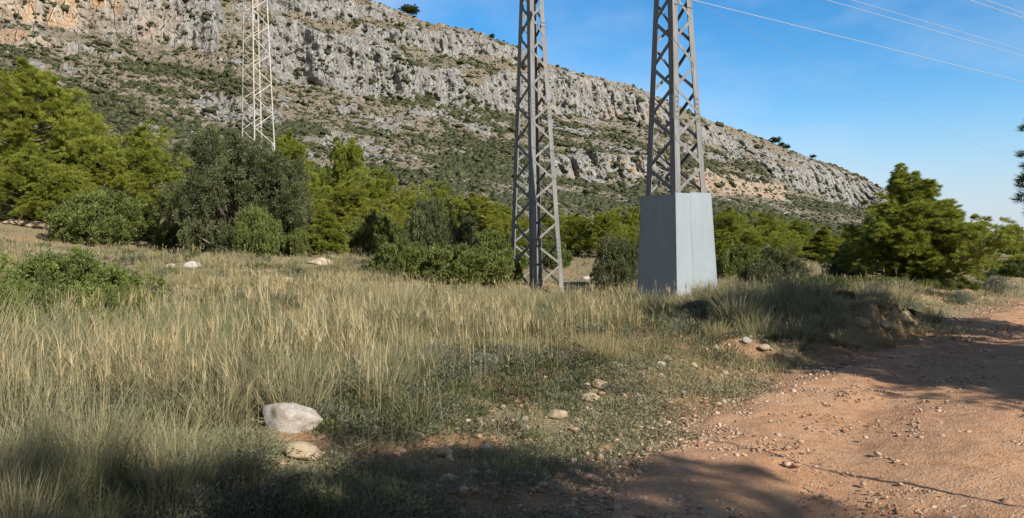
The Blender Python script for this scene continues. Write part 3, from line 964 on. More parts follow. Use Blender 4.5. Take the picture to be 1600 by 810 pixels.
for a in [
 ('mastic', 170, 297, 125, 33, "round mid green mastic shrub at the end of the stone terrace"),
 ('dark', 672, 310, 98, 29.5, "dark juniper bush with pointed top left of the nearer bare pylon"),
 ('dark_b', 728, 333, 62, 31, "smaller dark bush leaning on the right of the juniper bush"),
 ('mastic_low', 632, 376, 92, 26, "low green shrub in front of the juniper bush"),
 ('mastic_low', 722, 384, 140, 26, "wide low green shrub touching the nearer bare pylon's left leg"),
 ('dark', 965, 370, 84, 29, "round dark leafy bush between the two pylons"),
 ('dark_b', 1216, 386, 118, 27.5, "grey green rounded bush right of the steel box"),
 ('dark_b', 1318, 384, 62, 31, "dark bush at the left foot of the lone big pine"),
 ('mastic', 403, 322, 66, 29.5, "light green upright shrub in front of the kermes oak"),
 ('mastic', 285, 338, 60, 33.5, "green shrub tucked under the left of the kermes oak"),
 ('mastic', 585, 335, 85, 36, "low hedge like green shrub behind the little sapling"),
 ('mastic', 470, 355, 55, 31, "green shrub at the right foot of the kermes oak"),
 ('mastic_low', 1280, 430, 110, 24, "low leafy green shrub on the bank right of the steel box"),
 ('mastic_low', 1460, 425, 90, 26.5, "bright low shrub skirting the lone big pine"),
 ('mastic_low', 1375, 430, 80, 26, "low shrub under the left skirt of the lone big pine"),
 ('mastic', 1590, 402, 70, 36, "green bush at the right picture edge beside the track"),
 ('dark_b', 1550, 424, 40, 33, "small dark bush in the grass beyond the track bend"),
 ('mastic_low', 760, 360, 90, 36, "green shrub behind the nearer bare pylon's left leg"),
 ('mastic_low', 860, 378, 80, 38, "shrub seen through the lower lattice of the nearer bare pylon"),
 ('mastic_low', 1160, 385, 80, 34, "green shrub close behind the steel box's right side"),
 ('dark', 20, 330, 90, 36, "grey green bush above the dry field at the left picture edge"),
 ('mastic_low', 1255, 478, 90, 14.6, "shaded low shrub on the cut bank nearest the track"),
 ('dark_b', 1318, 470, 70, 14.8, "dark shaded bush on the cut bank facing the track"),
 ('mastic_low', 1395, 478, 70, 15.8, "small shaded shrub at the far end of the cut bank"),
]:
    shrub_px(*a)
shrub_px('mastic_near', 82, 394, 285, 12.2, "wide spreading green mastic bush in the left foreground", depth=.8, rz=1.1)
shrub_px('mastic_near', -15, 436, 130, 9.3, "green bush half out of the left picture edge in the foreground", rz=4.0)
shrub_px('mastic_near', 192, 444, 80, 11.8, "small green offshoot bush at the right end of the spreading foreground bush", rz=2.0)
for a in [
 ('grey', 679, 528, 40, 9.3, "little blue grey bush in the middle of the tall grass"),
 ('grey', 1425, 470, 60, 19, "blue grey bush on the bank by the track bend"),
 ('grey', 1556, 430, 50, 27, "pale grey bush in the grass beyond the track bend"),
 ('grey', 1500, 452, 40, 22, "small grey bush at the edge of the far track"),
 ('grey', 755, 548, 60, 8.6, "sparse silvery bush right of the little blue grey bush"),
 ('grey', 1090, 520, 50, 13, "small grey brown bush on the bank below the steel box"),
 ('grey', 380, 560, 75, 9.0, "grey green cushion bush left of the white boulder"),
 ('grey', 35, 300, 70, 37, "dry grey bush at the far left under the pines"),
 ('grey', 820, 470, 45, 17, "small grey bush below the nearer bare pylon"),
]:
    shrub_px(*a, name="grey_shrub", group="small grey shrubs")

# the trees across the track and behind the viewer, whose shade falls into the picture
NEAR = [(0, 10.3, 4.9, 4.8, 4.4, 0.4, "shade pine on the right of the track"), (1, 11.3, 6.9, 8.2, 6.0, 1.7, "tallest shade pine further along the right of the track"), (0, 12.0, 13.2, 5.8, 4.4, None, "shade pine whose branch tip reaches into the right picture edge"),
        (1, 8.0, -9.1, 9.0, 5.2, 2.2, "shade pine behind the viewer by the track"), (1, 8.0, -6.4, 9.0, 5.2, 4.1, "second shade pine behind the viewer"), (1, 9.45, -4.85, 9.0, 4.7, 5.3, "last shade pine behind the viewer")]
def tip_turn(proto, x, y, w):
    """turn the tree so that just one branch tip leans over the track"""
    me = proto['crown']
    co = np.empty(len(me.vertices) * 3, np.float32)
    me.vertices.foreach_get("co", co)
    co = co.reshape(-1, 3)[::5] * (w / proto['w'])
    best = (1e9, 0)
    for rz in np.linspace(0, 6.28, 73):
        px = co[:, 0] * math.cos(rz) - co[:, 1] * math.sin(rz) + x
        py = co[:, 0] * math.sin(rz) + co[:, 1] * math.cos(rz) + y
        best = min(best, (abs(np.percentile(px / py, .06) - (1590 - CX) / FPX), rz))
    return best[1]
for v, x, y, h, w, rz, lab in NEAR:
    tree_at(PINES['near'][v], (x, y, gh(x, y) - .05), w, h, tip_turn(PINES['near'][v], x, y, w) if rz is None else rz, lab, group="pines shading the track")
def dead_sapling(x, y, h, label, seed):
    rng = random.Random(seed)
    mb = MB()
    P = [(rng.uniform(-.03, .03) + .03 * math.sin(k), rng.uniform(-.03, .03), h * k / 9 - .1 * (k == 0)) for k in range(10)]
    mb.tube(P, [.022 * (1 - .7 * k / 9) + .006 for k in range(10)], 6)
    t = thing("dead_sapling", label, "sapling", (x, y, gh(x, y)), 0)
    put("trunk", mb.mesh("trunk", M['bark'], True), t)
    for k in range(5):
        tw = MB()
        p = Vector(P[4 + k]); a = rng.uniform(0, 6)
        q = p + Vector((math.cos(a) * .06, math.sin(a) * .06, .14))
        tw.tube([p, q], [.006, .003], 4)
        put("twig", tw.mesh("twig", M['bark']), t)
dead_sapling(4.45, 3.35, 2.9, "thin dead sapling at the right edge of the track", 3)

# ------------------------------------------------------------------ pylons
def angle_leg(mb, p0, p1, fx, fy, b, th):
    """L profile from p0 to p1; flange directions fx, fy (unit), breadth b, thickness th"""
    p0, p1, fx, fy = map(Vector, (p0, p1, fx, fy))
    prof = [(0, 0), (b, 0), (b, th), (th, th), (th, b), (0, b)]
    V = [p0 + fx * a + fy * c for a, c in prof] + [p1 + fx * a + fy * c for a, c in prof]
    F = [(i, (i + 1) % 6, 6 + (i + 1) % 6, 6 + i) for i in range(6)] + [(5, 4, 3, 2, 1, 0), (6, 7, 8, 9, 10, 11)]
    mb.add(V, F)

def angle_bar(mb, p0, p1, nrmv, b, th):
    """small L brace lying flat against a face with outward normal nrmv"""
    p0, p1, n = Vector(p0), Vector(p1), Vector(nrmv).normalized()
    d = (p1 - p0).normalized()
    s = n.cross(d).normalized()
    prof = [(-b / 2, 0), (b / 2, 0), (b / 2, -th), (-b / 2 + th, -th), (-b / 2 + th, -b * .55), (-b / 2, -b * .55)]
    V = [p0 + s * a + n * c for a, c in prof] + [p1 + s * a + n * c for a, c in prof]
    F = [(i, (i + 1) % 6, 6 + (i + 1) % 6, 6 + i) for i in range(6)] + [(5, 4, 3, 2, 1, 0), (6, 7, 8, 9, 10, 11)]
    mb.add(V, F)

DW = Vector((0.845, 0.535, 0)).normalized()        # way the conductors run
PERP = Vector((-DW.y, DW.x, 0))
def pylon(loc, near_az, side0, taper, ztop, legb, brb, panel, mat, label, z_from=0.0, splices=(3.4,), minside=.5, phase=0, arms=()):
    t = thing("lattice_pylon", label, "pylon", loc)
    t.rotation_euler[1] = -0.018                   # the masts lean a little
    # corner directions: 0 near, 1 right, 2 back, 3 left (seen from the camera)
    a0 = math.pi + near_az
    dirs = [Vector((math.sin(a0 - k * math.pi / 2), math.cos(a0 - k * math.pi / 2), 0)) for k in range(4)]
    half = lambda z: max(minside, side0 - taper * z) / math.sqrt(2)
    zb = (side0 - minside) / taper
    cor = lambda k, z: dirs[k % 4] * half(z) + Vector((0, 0, z))
    zs = [-0.25] + ([zb] if zb < ztop else []) + [ztop]
    for k in range(4):
        mb = MB()
        e1 = (dirs[(k + 1) % 4] - dirs[k]).normalized()
        e2 = (dirs[(k - 1) % 4] - dirs[k]).normalized()
        for i in range(len(zs) - 1):
            angle_leg(mb, cor(k, zs[i]), cor(k, zs[i + 1]), e1, e2, legb, .018)
        leg = put("leg", mb.mesh("leg", M[mat]), t)
        for zsx in splices:
            sp = MB()
            for e, o in ((e1, e2), (e2, e1)):
                c = cor(k, zsx) + e * legb * .5 - o * .008
                up = (cor(k, zsx + .4) - cor(k, zsx - .4)).normalized()
                sp.box(c, e * legb * .42, o * .006, up * .36)
            for e, o in ((e1, e2), (e2, e1)):
                up = (cor(k, zsx + .4) - cor(k, zsx - .4)).normalized()
                for j in range(5):
                    for q in (.36, .66):
                        c = cor(k, zsx) + e * legb * q - o * .014 + up * (-.29 + .145 * j)
                        sp.tube([c, c - o * .022], .017, 6)
            put("splice_plate", sp.mesh("splice_plate", M['bolt']), leg)
    # single lacing on each face
    for k in range(4):
        n = (dirs[k] + dirs[(k + 1) % 4]).normalized()
        z, side = max(z_from, .12), ((0, 0, 1, 1)[k] + phase) % 2   # far faces run opposite to near ones: crosses seen through
        while z < ztop - panel:
            hgt = panel * (.35 + .33 * half(z) * math.sqrt(2))
            z2 = z + hgt
            ka, kb = (k, k + 1) if side == 0 else (k + 1, k)
            mb = MB()
            pa, pb = cor(ka, z), cor(kb, z2)
            ins = (pb - pa).normalized()
            hz = Vector((ins.x, ins.y, 0)).normalized()
            angle_bar(mb, pa + hz * legb * .25 + n * .012, pb - hz * legb * .25 + n * .012, n, brb, .010)
            put("brace", mb.mesh("brace", M[mat]), t)
            z = z2
            side = 1 - side
    for (zz, pd, al) in arms:                      # cross-arm out to a conductor
        mb = MB()
        tip = PERP * pd + Vector((0, 0, zz + .25))
        for sgn in (-1, 1):
            mb.tube([DW * sgn * minside * .4 + Vector((0, 0, zz + .25)), tip], .05, 4)
            mb.tube([DW * sgn * minside * .4 + Vector((0, 0, zz + .95)), tip], .04, 4)
        put("cross_arm", mb.mesh("cross_arm", M[mat]), t)
        ins = MB()
        ins.tube([tip + Vector((0, 0, -.0)), tip + Vector((0, 0, -.05)), tip + Vector((0, 0, -.08)), tip + Vector((0, 0, -.14)), tip + Vector((0, 0, -.17)), tip + Vector((0, 0, -.25))], [.02, .02, .07, .07, .02, .02], 8)
        put("insulator", ins.mesh("insulator", M['bolt'], True), t)
    cap = MB()
    cap.box((0, 0, ztop + .01), DW * minside * .45, PERP * minside * .45, (0, 0, .012))
    put("top_plate", cap.mesh("top_plate", M[mat]), t)
    return t

T1 = Vector((0.9, 28.2, gh(0.9, 28.2)))
T2 = Vector((4.87, 22.6, gh(4.87, 22.6)))
T3x = (406.5 - CX) / FPX * 45
T3 = Vector((T3x, 45, gh(T3x, 45)))

# wires: (column where it leaves the top of the frame, height, pylon, sag, material, label)
WIRES = [
 (1080, 14.0, T1, .0010, 'wire', .017, "bright sagging conductor reaching furthest left, meeting the steel box pylon at the top"),
 (1290, 12.0, T2, .0010, 'wire', .012, "lower of the paired conductors in the upper right sky"),
 (1330, 12.1, T2, .0010, 'wire', .010, "upper of the paired conductors in the upper right sky"),
 (1515, 10.7, T2, .0012, 'wire', .012, "lower conductor in the top right corner of the sky"),
 (1540, 10.3, T2, .0012, 'wire', .012, "uppermost conductor in the top right corner of the sky"),
]
arms1, arms2 = [], []
for (px, Z, tw, sag, mat, rad, lab) in WIRES:
    d0 = (Z - EYE) / (HOR / FPX)
    p = Vector(((px - CX) / FPX * d0, d0, 0))
    rel = p - Vector((tw.x, tw.y, 0))
    pd = rel.dot(PERP); al = rel.dot(DW)
    start = p - DW * al
    (arms1 if tw is T1 else arms2).append((Z - tw.z, pd, 0))
    pts = []
    for s in np.concatenate([np.linspace(0, 60, 40), np.linspace(64, 260, 40)]):
        q = start + DW * s
        f = s / 260
        pts.append((q.x, q.y, Z - (4.0 * sag * 260 * f * (1 - f)) * 1.0))
    mb = MB()
    mb.tube(pts, rad, 5)
    tag(put("power_line", mb.mesh("power_line", M[mat], True)), lab, "wire", "overhead conductors")
# the dull earth wire that runs off in another direction
mb = MB()
pts = []
dd0 = 42.0
a0 = Vector(((1085 - CX) / FPX * dd0, dd0, EYE + (HOR - 3) / FPX * dd0))
a1d = 100.0
a1 = Vector(((1500 - CX) / FPX * a1d, a1d, EYE + (HOR - 215) / FPX * a1d))
for f in np.linspace(-.12, 2.2, 50):
    q = a0.lerp(a1, f)
    pts.append((q.x, q.y, q.z - 2.0 * (f * (1 - f)) * .4))
mb.tube(pts, .011, 5)
tag(put("power_line", mb.mesh("power_line", M['wire_dark'], True)), "thin dark wire dipping steeply across the sky from the steel box pylon", "wire", "overhead conductors")

pylon(T1, R(9), 1.42, .0755, 15.6, .19, .08, 1.0, 'galv', "bare grey lattice pylon standing in grass left of the steel box", splices=(1.55, 6.6), arms=arms1, minside=.5)
pylon(T2, R(12.2), 1.50, .082, 13.4, .20, .085, 1.04, 'galv', "grey lattice pylon rising out of the steel sheet box", z_from=2.5, splices=(5.75,), arms=arms2, phase=1, minside=.5)
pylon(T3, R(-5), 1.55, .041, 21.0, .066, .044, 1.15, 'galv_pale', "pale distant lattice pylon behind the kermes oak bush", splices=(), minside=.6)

# sheet steel anti-climb box round the foot of the second pylon
def steel_box():
    t = thing("steel_box", "pale blue grey sheet steel box tapering round the pylon's foot", "steel box", T2)
    t.rotation_euler[1] = -0.018
    a0 = math.pi + R(12.2)
    dirs = [Vector((math.sin(a0 - k * math.pi / 2), math.cos(a0 - k * math.pi / 2), 0)) for k in range(4)]
    h0, h1, zt, zb = 1.66 / math.sqrt(2), 1.42 / math.sqrt(2), 3.27, -.2
    th = .012
    for k in range(4):
        a, b = dirs[k], dirs[(k + 1) % 4]
        n = (a + b).normalized()
        mb = MB()
        # two sheets per side meeting in a folded vertical seam
        seam = .47 if k != 0 else .40
        for (f0, f1, off) in ((0.004, seam, 0.0), (seam, .996, .004)):
            P = []
            for z, hh in ((zb, h0 + (h0 - h1) * .2 / 3), (zt + (.03 * math.sin(k + f0 * 3)), h1)):
                for f in (f0, f1):
                    P.append(a.lerp(b, f) * hh + Vector((0, 0, z)) + n * off)
            Q = [p - n * th for p in P]
            mb.add(P + Q, [(0, 1, 3, 2), (5, 4, 6, 7), (0, 4, 5, 1), (2, 3, 7, 6), (0, 2, 6, 4), (1, 5, 7, 3)])
        eb = MB()
        c0, c1 = a * (h0 + .020) + Vector((0, 0, zb)), a * (h1 + .008) + Vector((0, 0, zt + .02))
        e1, e2 = (b - a).normalized(), (dirs[(k - 1) % 4] - a).normalized()
        angle_leg(eb, c0, c1, e1, e2, .035, .003)
        put("corner_strip", eb.mesh("corner_strip", M['sheet']), t)
        for j in range(7):
            z = .35 + j * .4
            hh = h0 + (h1 - h0) * z / zt
            for f in (seam - .012,):
                c = a.lerp(b, f) * hh + Vector((0, 0, z)) + n * .002
                mb.tube([c, c + n * .006], .007, 6)
        put("side_panel", mb.mesh("side_panel", M['sheet']), t)
steel_box()

# ------------------------------------------------------------------ stones
IV3, IF3 = ico(4)
IV2, IF2 = ico(3)
def rock_mesh(seed, mat, hi=False, flat=.7):
    rng = np.random.default_rng(seed)
    V = (IV3 if hi else IV2).copy()
    Fc = IF3 if hi else IF2
    for _ in range(9):                              # plane cuts give it flat broken faces
        n = nrm(rng.standard_normal(3)); d = rng.uniform(.55, .85)
        ex = V @ n - d
        V = V - np.where(ex > 0, ex, 0)[:, None] * n * .92
    V = V * (1 + .10 * fbm(V[:, 0] * 2 + seed, V[:, 1] * 2, V[:, 2] * 2, oct=4, seed=seed) + .03 * fbm(V[:, 0] * 9, V[:, 1] * 9, V[:, 2] * 9, oct=2, seed=seed))[:, None]
    V[:, 2] *= flat
    V /= np.abs(V[:, 0]).max()
    return mesh_np("stone", V, Fc, M[mat], None, False)
BOULDER = rock_mesh(5, 'limestone', True, .62)
RK = {'w': [rock_mesh(s, 'limestone') for s in (11, 12, 13)], 'y': [rock_mesh(s, 'limestone_warm') for s in (21, 22, 23)], 't': [rock_mesh(s, 'limestone_tan') for s in (31, 32, 33)]}
def stone(px, py, w, h, k, label, me=None, name="stone"):
    x, y, z = pix_ground(px, py + h * .45)
    sx = w * 1.12 * y / FPX / 2
    sz = h * 1.12 * y / FPX / 2 / .6
    CLEAR.append((x, y, sx * .95, .24 if y < 14 else 1.3))
    o = put(name, me or random.choice(RK[k]), None, (x, y + sx * .3, z + sz * (.10 if name == 'boulder' else (.40 if y < 14 else .05))), random.uniform(-.4, .4) + (math.pi if random.random() < .5 else 0), (sx, sx * .8, sz))
    o.rotation_euler[0] = random.uniform(-.12, .12); o.rotation_euler[1] = random.uniform(-.15, .15)
    tag(o, label, "boulder" if name == "boulder" else "stone", "loose limestone rocks")
stone(447, 648, 94, 48, 'w', "large white limestone boulder in the grass at lower left", BOULDER, "boulder")
for a in [
 (466, 709, 62, 24, 'y', "flat cream stone just below the large white boulder"),
 (870, 649, 32, 15, 'y', "yellowish stone lying lowest of the row by the verge"),
 (936, 602, 23, 16, 'y', "cream stone at the top of the verge row with a square face"),
 (923, 623, 27, 14, 'y', "cream stone in the middle of the verge row"),
 (917, 605, 12, 10, 't', "little pinkish stone touching the square faced cream stone"),
 (925, 644, 11, 9, 'w', "tiny white stone right of the yellowish verge stone"),
 (1033, 573, 16, 12, 'w', "white stone higher up the verge below the steel box"),
 (1043, 562, 15, 8, 't', "flat tan stone just behind the white stone on the upper verge"),
 (1034, 588, 8, 6, 'w', "tiny white pebble below the white stone on the upper verge"),
 (998, 619, 11, 9, 'w', "small white stone alone on the green verge"),
 (1069, 616, 9, 7, 'w', "small pale stone nearer the track on the green verge"),
 (1016, 578, 9, 6, 't', "small tan stone left of the white stone on the upper verge"),
 (1168, 533, 13, 9, 'w', "pale stone on the bank near the shade's edge"),
 (1195, 545, 22, 10, 't', "tan stone at the left tip of the bank's shade"),
 (1120, 545, 12, 8, 't', "small tan stone midway along the bank"),
 (1085, 572, 12, 8, 'y', "ochre stone in the bare soil below the bank"),
 (692, 709, 26, 14, 't', "tan stone left of the pair in the shaded bank"),
 (762, 704, 20, 14, 'w', "pale stone in the shaded bank at lower centre"),
 (735, 712, 14, 10, 't', "small stone between the two shaded bank stones"),
 (786, 637, 9, 6, 'w', "tiny white stone in the grass left of the verge row"),
 (820, 656, 12, 7, 't', "small dull stone left of the yellowish verge stone"),
 (500, 406, 42, 13, 't', "broad pale slab right of the kermes oak's foot"),
 (300, 411, 28, 11, 'w', "pale rock in front of the kermes oak"),
 (268, 414, 18, 8, 'w', "small pale rock left of the rock before the kermes oak"),
 (418, 433, 22, 8, 'w', "pale rock sunk in the grass below the kermes oak"),
 (446, 436, 24, 8, 't', "tan rock beside the sunk pale rock below the kermes oak"),
 (200, 430, 26, 7, 'w', "flat pale rock on the field right of the dead branches"),
 (132, 432, 24, 8, 'w', "flat pale rock below the dead branches"),
 (230, 428, 14, 6, 'w', "small pale rock furthest right on the open field"),
 (250, 362, 55, 22, 'y', "ochre rock in the terrace gap left of the kermes oak"),
 (22, 346, 40, 11, 'y', "ochre terrace block furthest left"),
 (58, 350, 36, 11, 't', "tan terrace block second from the left"),
 (92, 345, 28, 11, 'y', "ochre terrace block next to the round mastic shrub"),
 (1348, 506, 26, 16, 'y', "orange rock jutting from the cut bank by the shade"),
 (1412, 496, 18, 14, 'y', "ochre rock on the lip of the cut bank"),
 (1385, 512, 22, 12, 't', "dull rock low in the cut bank"),
 (918, 434, 18, 7, 'w', "white rock in the grass between the two pylons"),
 (945, 437, 12, 6, 'w', "small white rock beside the dark bush between the pylons"),
]:
    stone(*a)

# dead branches on the field
def dead_branches():
    x, y, z = pix_ground(160, 416)
    t = thing("dead_branch", "weathered grey dead branches lying on the dry field", "dead branch", (x, y, z))
    rng = random.Random(4)
    sc = y / FPX
    CLEAR.append((x, y, .9, 1.6))
    for k, (x0, z0, x1, z1, r) in enumerate([(-46, 2, 10, 8, 4.2), (-20, 3, 36, 5, 3.6), (-5, 3, 22, 15, 3.2), (5, 4, 42, 2, 4.5), (-40, 4, -12, 9, 2.6)]):
        P = []
        for j in range(7):
            f = j / 6
            P.append(((x0 + (x1 - x0) * f) * sc + rng.uniform(-.02, .02), rng.uniform(-.06, .06) + .1 * (k - 2) * .6, (z0 + (z1 - z0) * f) * sc + .05 * math.sin(f * 4 + k)))
        mb = MB()
        mb.tube(P, [r * sc * (1.1 - .7 * j / 6) for j in range(7)], 7)
        put("limb", mb.mesh("limb", M['bark'], True), t)
dead_branches()

# ------------------------------------------------------------------ gravel
def gravel():
    rng = np.random.default_rng(55)
    n = 95000
    j = rng.integers(np.argmin(np.abs(RE[:, 1] - 2.5) + (RE[:, 0] < -1) * 99), np.argmin(np.abs(RE[:, 1] - 26)), n * 2)
    prob = 1.0 / (1 + (RE[j, 1] / 9.0) ** 2)
    j = j[rng.random(len(j)) < prob]
    n = len(j)
    mode = rng.random(n)
    # a finer grit close to the viewer
    w = np.where(mode < .34, rng.normal(.05, .42, n), np.where(mode < .60, rng.normal(2.1, .33, n), np.where(mode < .82, rng.normal(4.1, .6, n), rng.uniform(-1.2, 4.6, n))))
    far_side = rng.random(n) < .035                # bigger loose stones out on the verge
    w = np.where(far_side, -rng.uniform(.2, 3.2, n), w)
    x = RE[j, 0] + RN[j, 0] * w + rng.normal(0, .04, n); y = RE[j, 1] + RN[j, 1] * w + rng.normal(0, .04, n)
    sz = np.clip(rng.lognormal(-4.95, .52, n), .0035, .038)
    sz = np.where(far_side, rng.uniform(.012, .045, n), sz)
    clump = fbm(x * 1.3, y * 1.3, seed=57)
    kp = (clump > -.35 + .6 * rng.random(n) - .3)
    x, y, sz = x[kp], y[kp], sz[kp]
    n = len(x)
    z = ground_h(x, y)
    nv = len(IV0)
    V = IV0[None] * (1 + .30 * rng.standard_normal((n, nv)).clip(-1.6, 1.6))[..., None]
    V = V * np.stack([sz * rng.uniform(.8, 1.4, n), sz * rng.uniform(.8, 1.4, n), sz * rng.uniform(.5, .85, n)], -1)[:, None, :]
    s = road_s(x, y)
    V = V + np.stack([x, y, z + np.where(s < 0, .012, 0) + sz * .25], -1)[:, None, :]
    c1, c2, c3 = np.array([.47, .35, .26]), np.array([.34, .22, .15]), np.array([.52, .44, .37])
    k = rng.random(n)[:, None]
    c = np.where(k < .45, c1, np.where(k < .8, c2, c3)) * rng.uniform(.7, 1.1, (n, 1))
    F = (IF0[None] + (np.arange(n) * nv)[:, None, None]).reshape(-1, 3)
    me = mesh_np("gravel", V.reshape(-1, 3), F, M['gravel'], {"col": np.repeat(c, nv, 0)})
    tag(put("gravel", me), "loose pale gravel strewn over the track and its edge", "gravel", kind="stuff")
gravel()

# ------------------------------------------------------------------ grasses
def blades(P, az, lean, L, W, col_b, col_t, rng, curl=0.6, segs=3):
    """curved tapering blades: roots P (n,3), lean azimuth az, lean amount, length, width"""
    n = len(P)
    dirh = np.stack([np.cos(az), np.sin(az), np.zeros(n)], -1)
    face = rng.uniform(0, 2 * math.pi, n)
    side = np.stack([np.cos(face), np.sin(face), np.zeros(n)], -1)
    rows, cols = [], []
    for k in range(segs + 1):
        f = k / segs
        a = lean * (0.35 + curl * f)
        p = P + dirh * (L * f * np.sin(a))[:, None] + np.array([0, 0, 1.0]) * (L * f * np.cos(a))[:, None]
        w = W * (1 - f) ** .7 * .5 if k < segs else W * 0.04
        rows.append(p - side * w[:, None]); rows.append(p + side * w[:, None])
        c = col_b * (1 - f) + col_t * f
        cols += [c, c]
    V = np.stack(rows, 1)
    Cc = np.stack(cols, 1)
    m = 2 * (segs + 1)
    f0 = np.array([[2 * k, 2 * k + 1, 2 * k + 3, 2 * k + 2] for k in range(segs)])
    F = (f0[None] + (np.arange(n) * m)[:, None, None]).reshape(-1, 4)
    return V.reshape(-1, 3), F, Cc.reshape(-1, 3)

def join(parts):
    V, F, Cc, o = [], [], [], 0
    for v, f, c in parts:
        V.append(v); F.append(f + o); Cc.append(c); o += len(v)
    return np.concatenate(V), np.concatenate(F), np.concatenate(Cc)

STRAW = np.array([.46, .375, .19]); STRAW2 = np.array([.55, .475, .285]); GREEN = np.array([.155, .185, .062]); SAGE = np.array([.22, .24, .125]); RUST = np.array([.40, .25, .12]); DRYG = np.array([.30, .28, .14])

def field_pts(n, dmin, dmax, umin=-520, umax=1780, rng=RNG, power=1.0):
    u = rng.uniform(umin, umax, n)
    d = (dmin ** (1 - power) + rng.random(n) * (dmax ** (1 - power) - dmin ** (1 - power))) ** (1 / (1 - power)) if power != 1 else dmin * (dmax / dmin) ** rng.random(n)
    return (u - CX) / FPX * d, d

_CR = np.random.default_rng(99)
CLEAR += [(T2.x, T2.y, 1.05, 1.6), (T1.x, T1.y, .95, 1.4)]
def clear_of_pylons(x, y):
    ok = np.hypot(x - T2.x, y - T2.y) > 1.0
    for cx, cy, r, fr in CLEAR:                    # nothing grows through a stone or bush, and little right before it
        dl = math.hypot(cx, cy)
        ux, uy = cx / dl, cy / dl
        a = (x - cx) * ux + (y - cy) * uy
        b = -(x - cx) * uy + (y - cy) * ux
        ok &= ~((np.abs(b) < r) & (a > -(r * .6 + fr)) & (a < r * .6))
    ok &= _CR.random(len(x)) > .80 * spot(x, y)
    return ok

def tussocks(name, label, n, dmin, dmax, nb, hgt, spread, seed, wscale, smin, mix, box=None):
    rng = np.random.default_rng(seed)
    x, y = field_pts(n, dmin, dmax, rng=rng)
    s = road_s(x, y)
    den = fbm(x * .5, y * .5, seed=seed + 1)
    bk = np.exp(-((x - 7.0) ** 2 + (y - 15.0) ** 2) / 16.0)
    prob = sst(smin - bk, smin + 1.6 - 1.4 * bk, s + .5 * fbm(x * .7, y * .7, seed=seed + 5)) * (0.05 + 0.95 * sst(-.10, .36, den))
    if box:
        prob = prob * (x > box[0]) * (x < box[1]) * (y > box[2]) * (y < box[3]) * (s < box[4])
    keep = (rng.random(n) < prob) & clear_of_pylons(x, y)
    x, y, s = x[keep], y[keep], s[keep]
    nt = len(x)
    dist = np.hypot(x, y)
    sz = np.clip(rng.lognormal(0, .30, nt), .5, 1.75) * (0.62 + .38 * sst(smin, smin + 3.0, s))
    hue = fbm(x * .22, y * .22, seed=seed + 2) * 1.1 + rng.normal(0, .45, nt)
    sz = sz * (1 + .28 * fbm(x * .55 + 3, y * .55, seed=seed + 7))
    ti = np.repeat(np.arange(nt), (nb * np.clip(sz, .6, 1.4)).astype(int))
    m = len(ti)
    rr_ = np.sqrt(rng.random(m)) * spread * sz[ti]
    th = rng.uniform(0, 2 * math.pi, m)
    px, py = x[ti] + rr_ * np.cos(th), y[ti] + rr_ * np.sin(th)
    pz = ground_h(x, y)[ti] - .02
    lean = np.abs(rng.normal(.30, .22, m)) + .35 * (rr_ / (spread * sz[ti] + 1e-6)) ** 2
    th2 = th + rng.normal(0, .5, m)
    L = hgt * sz[ti] * rng.uniform(.45, 1.1, m)
    W = wscale * (0.0028 + 0.00042 * dist[ti]) * rng.uniform(.7, 1.3, m)
    g = np.clip(.42 + .55 * hue[ti] + rng.normal(0, .22, m), 0, 1)[:, None]
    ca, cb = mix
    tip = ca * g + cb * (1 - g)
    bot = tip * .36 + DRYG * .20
    v = rng.uniform(.75, 1.2, m)[:, None]
    return blades(np.stack([px, py, pz], -1), th2, lean, L, W, bot * v, tip * v, rng)

parts = []
# big feathery tussocks near, smaller far
parts.append(tussocks("a", "", 900, 3.3, 12.5, 170, .50, .14, 301, 1.0, 1.3, (STRAW2, SAGE)))
parts.append(tussocks("b", "", 2150, 9, 21, 95, .38, .15, 302, 1.0, 1.0, (STRAW, SAGE)))
parts.append(tussocks("c", "", 3120, 17, 28, 62, .27, .20, 303, 1.15, .6, (STRAW2, DRYG)))
parts.append(tussocks("d", "", 3250, 26, 60, 40, .18, .26, 304, 1.2, 1.2, (STRAW2, DRYG)))
parts.append(tussocks("e", "", 2600, 10.5, 19, 90, .52, .16, 305, 1.0, .15, (STRAW2, SAGE), box=(3.6, 9.6, 11.0, 18.5, 2.6)))
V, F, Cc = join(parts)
tag(put("tall_grass", mesh_np("tall_grass", V, F, M['grass'], {"col": Cc})), "tall straw and sage coloured tussock grass over the field", "grass", kind="stuff")

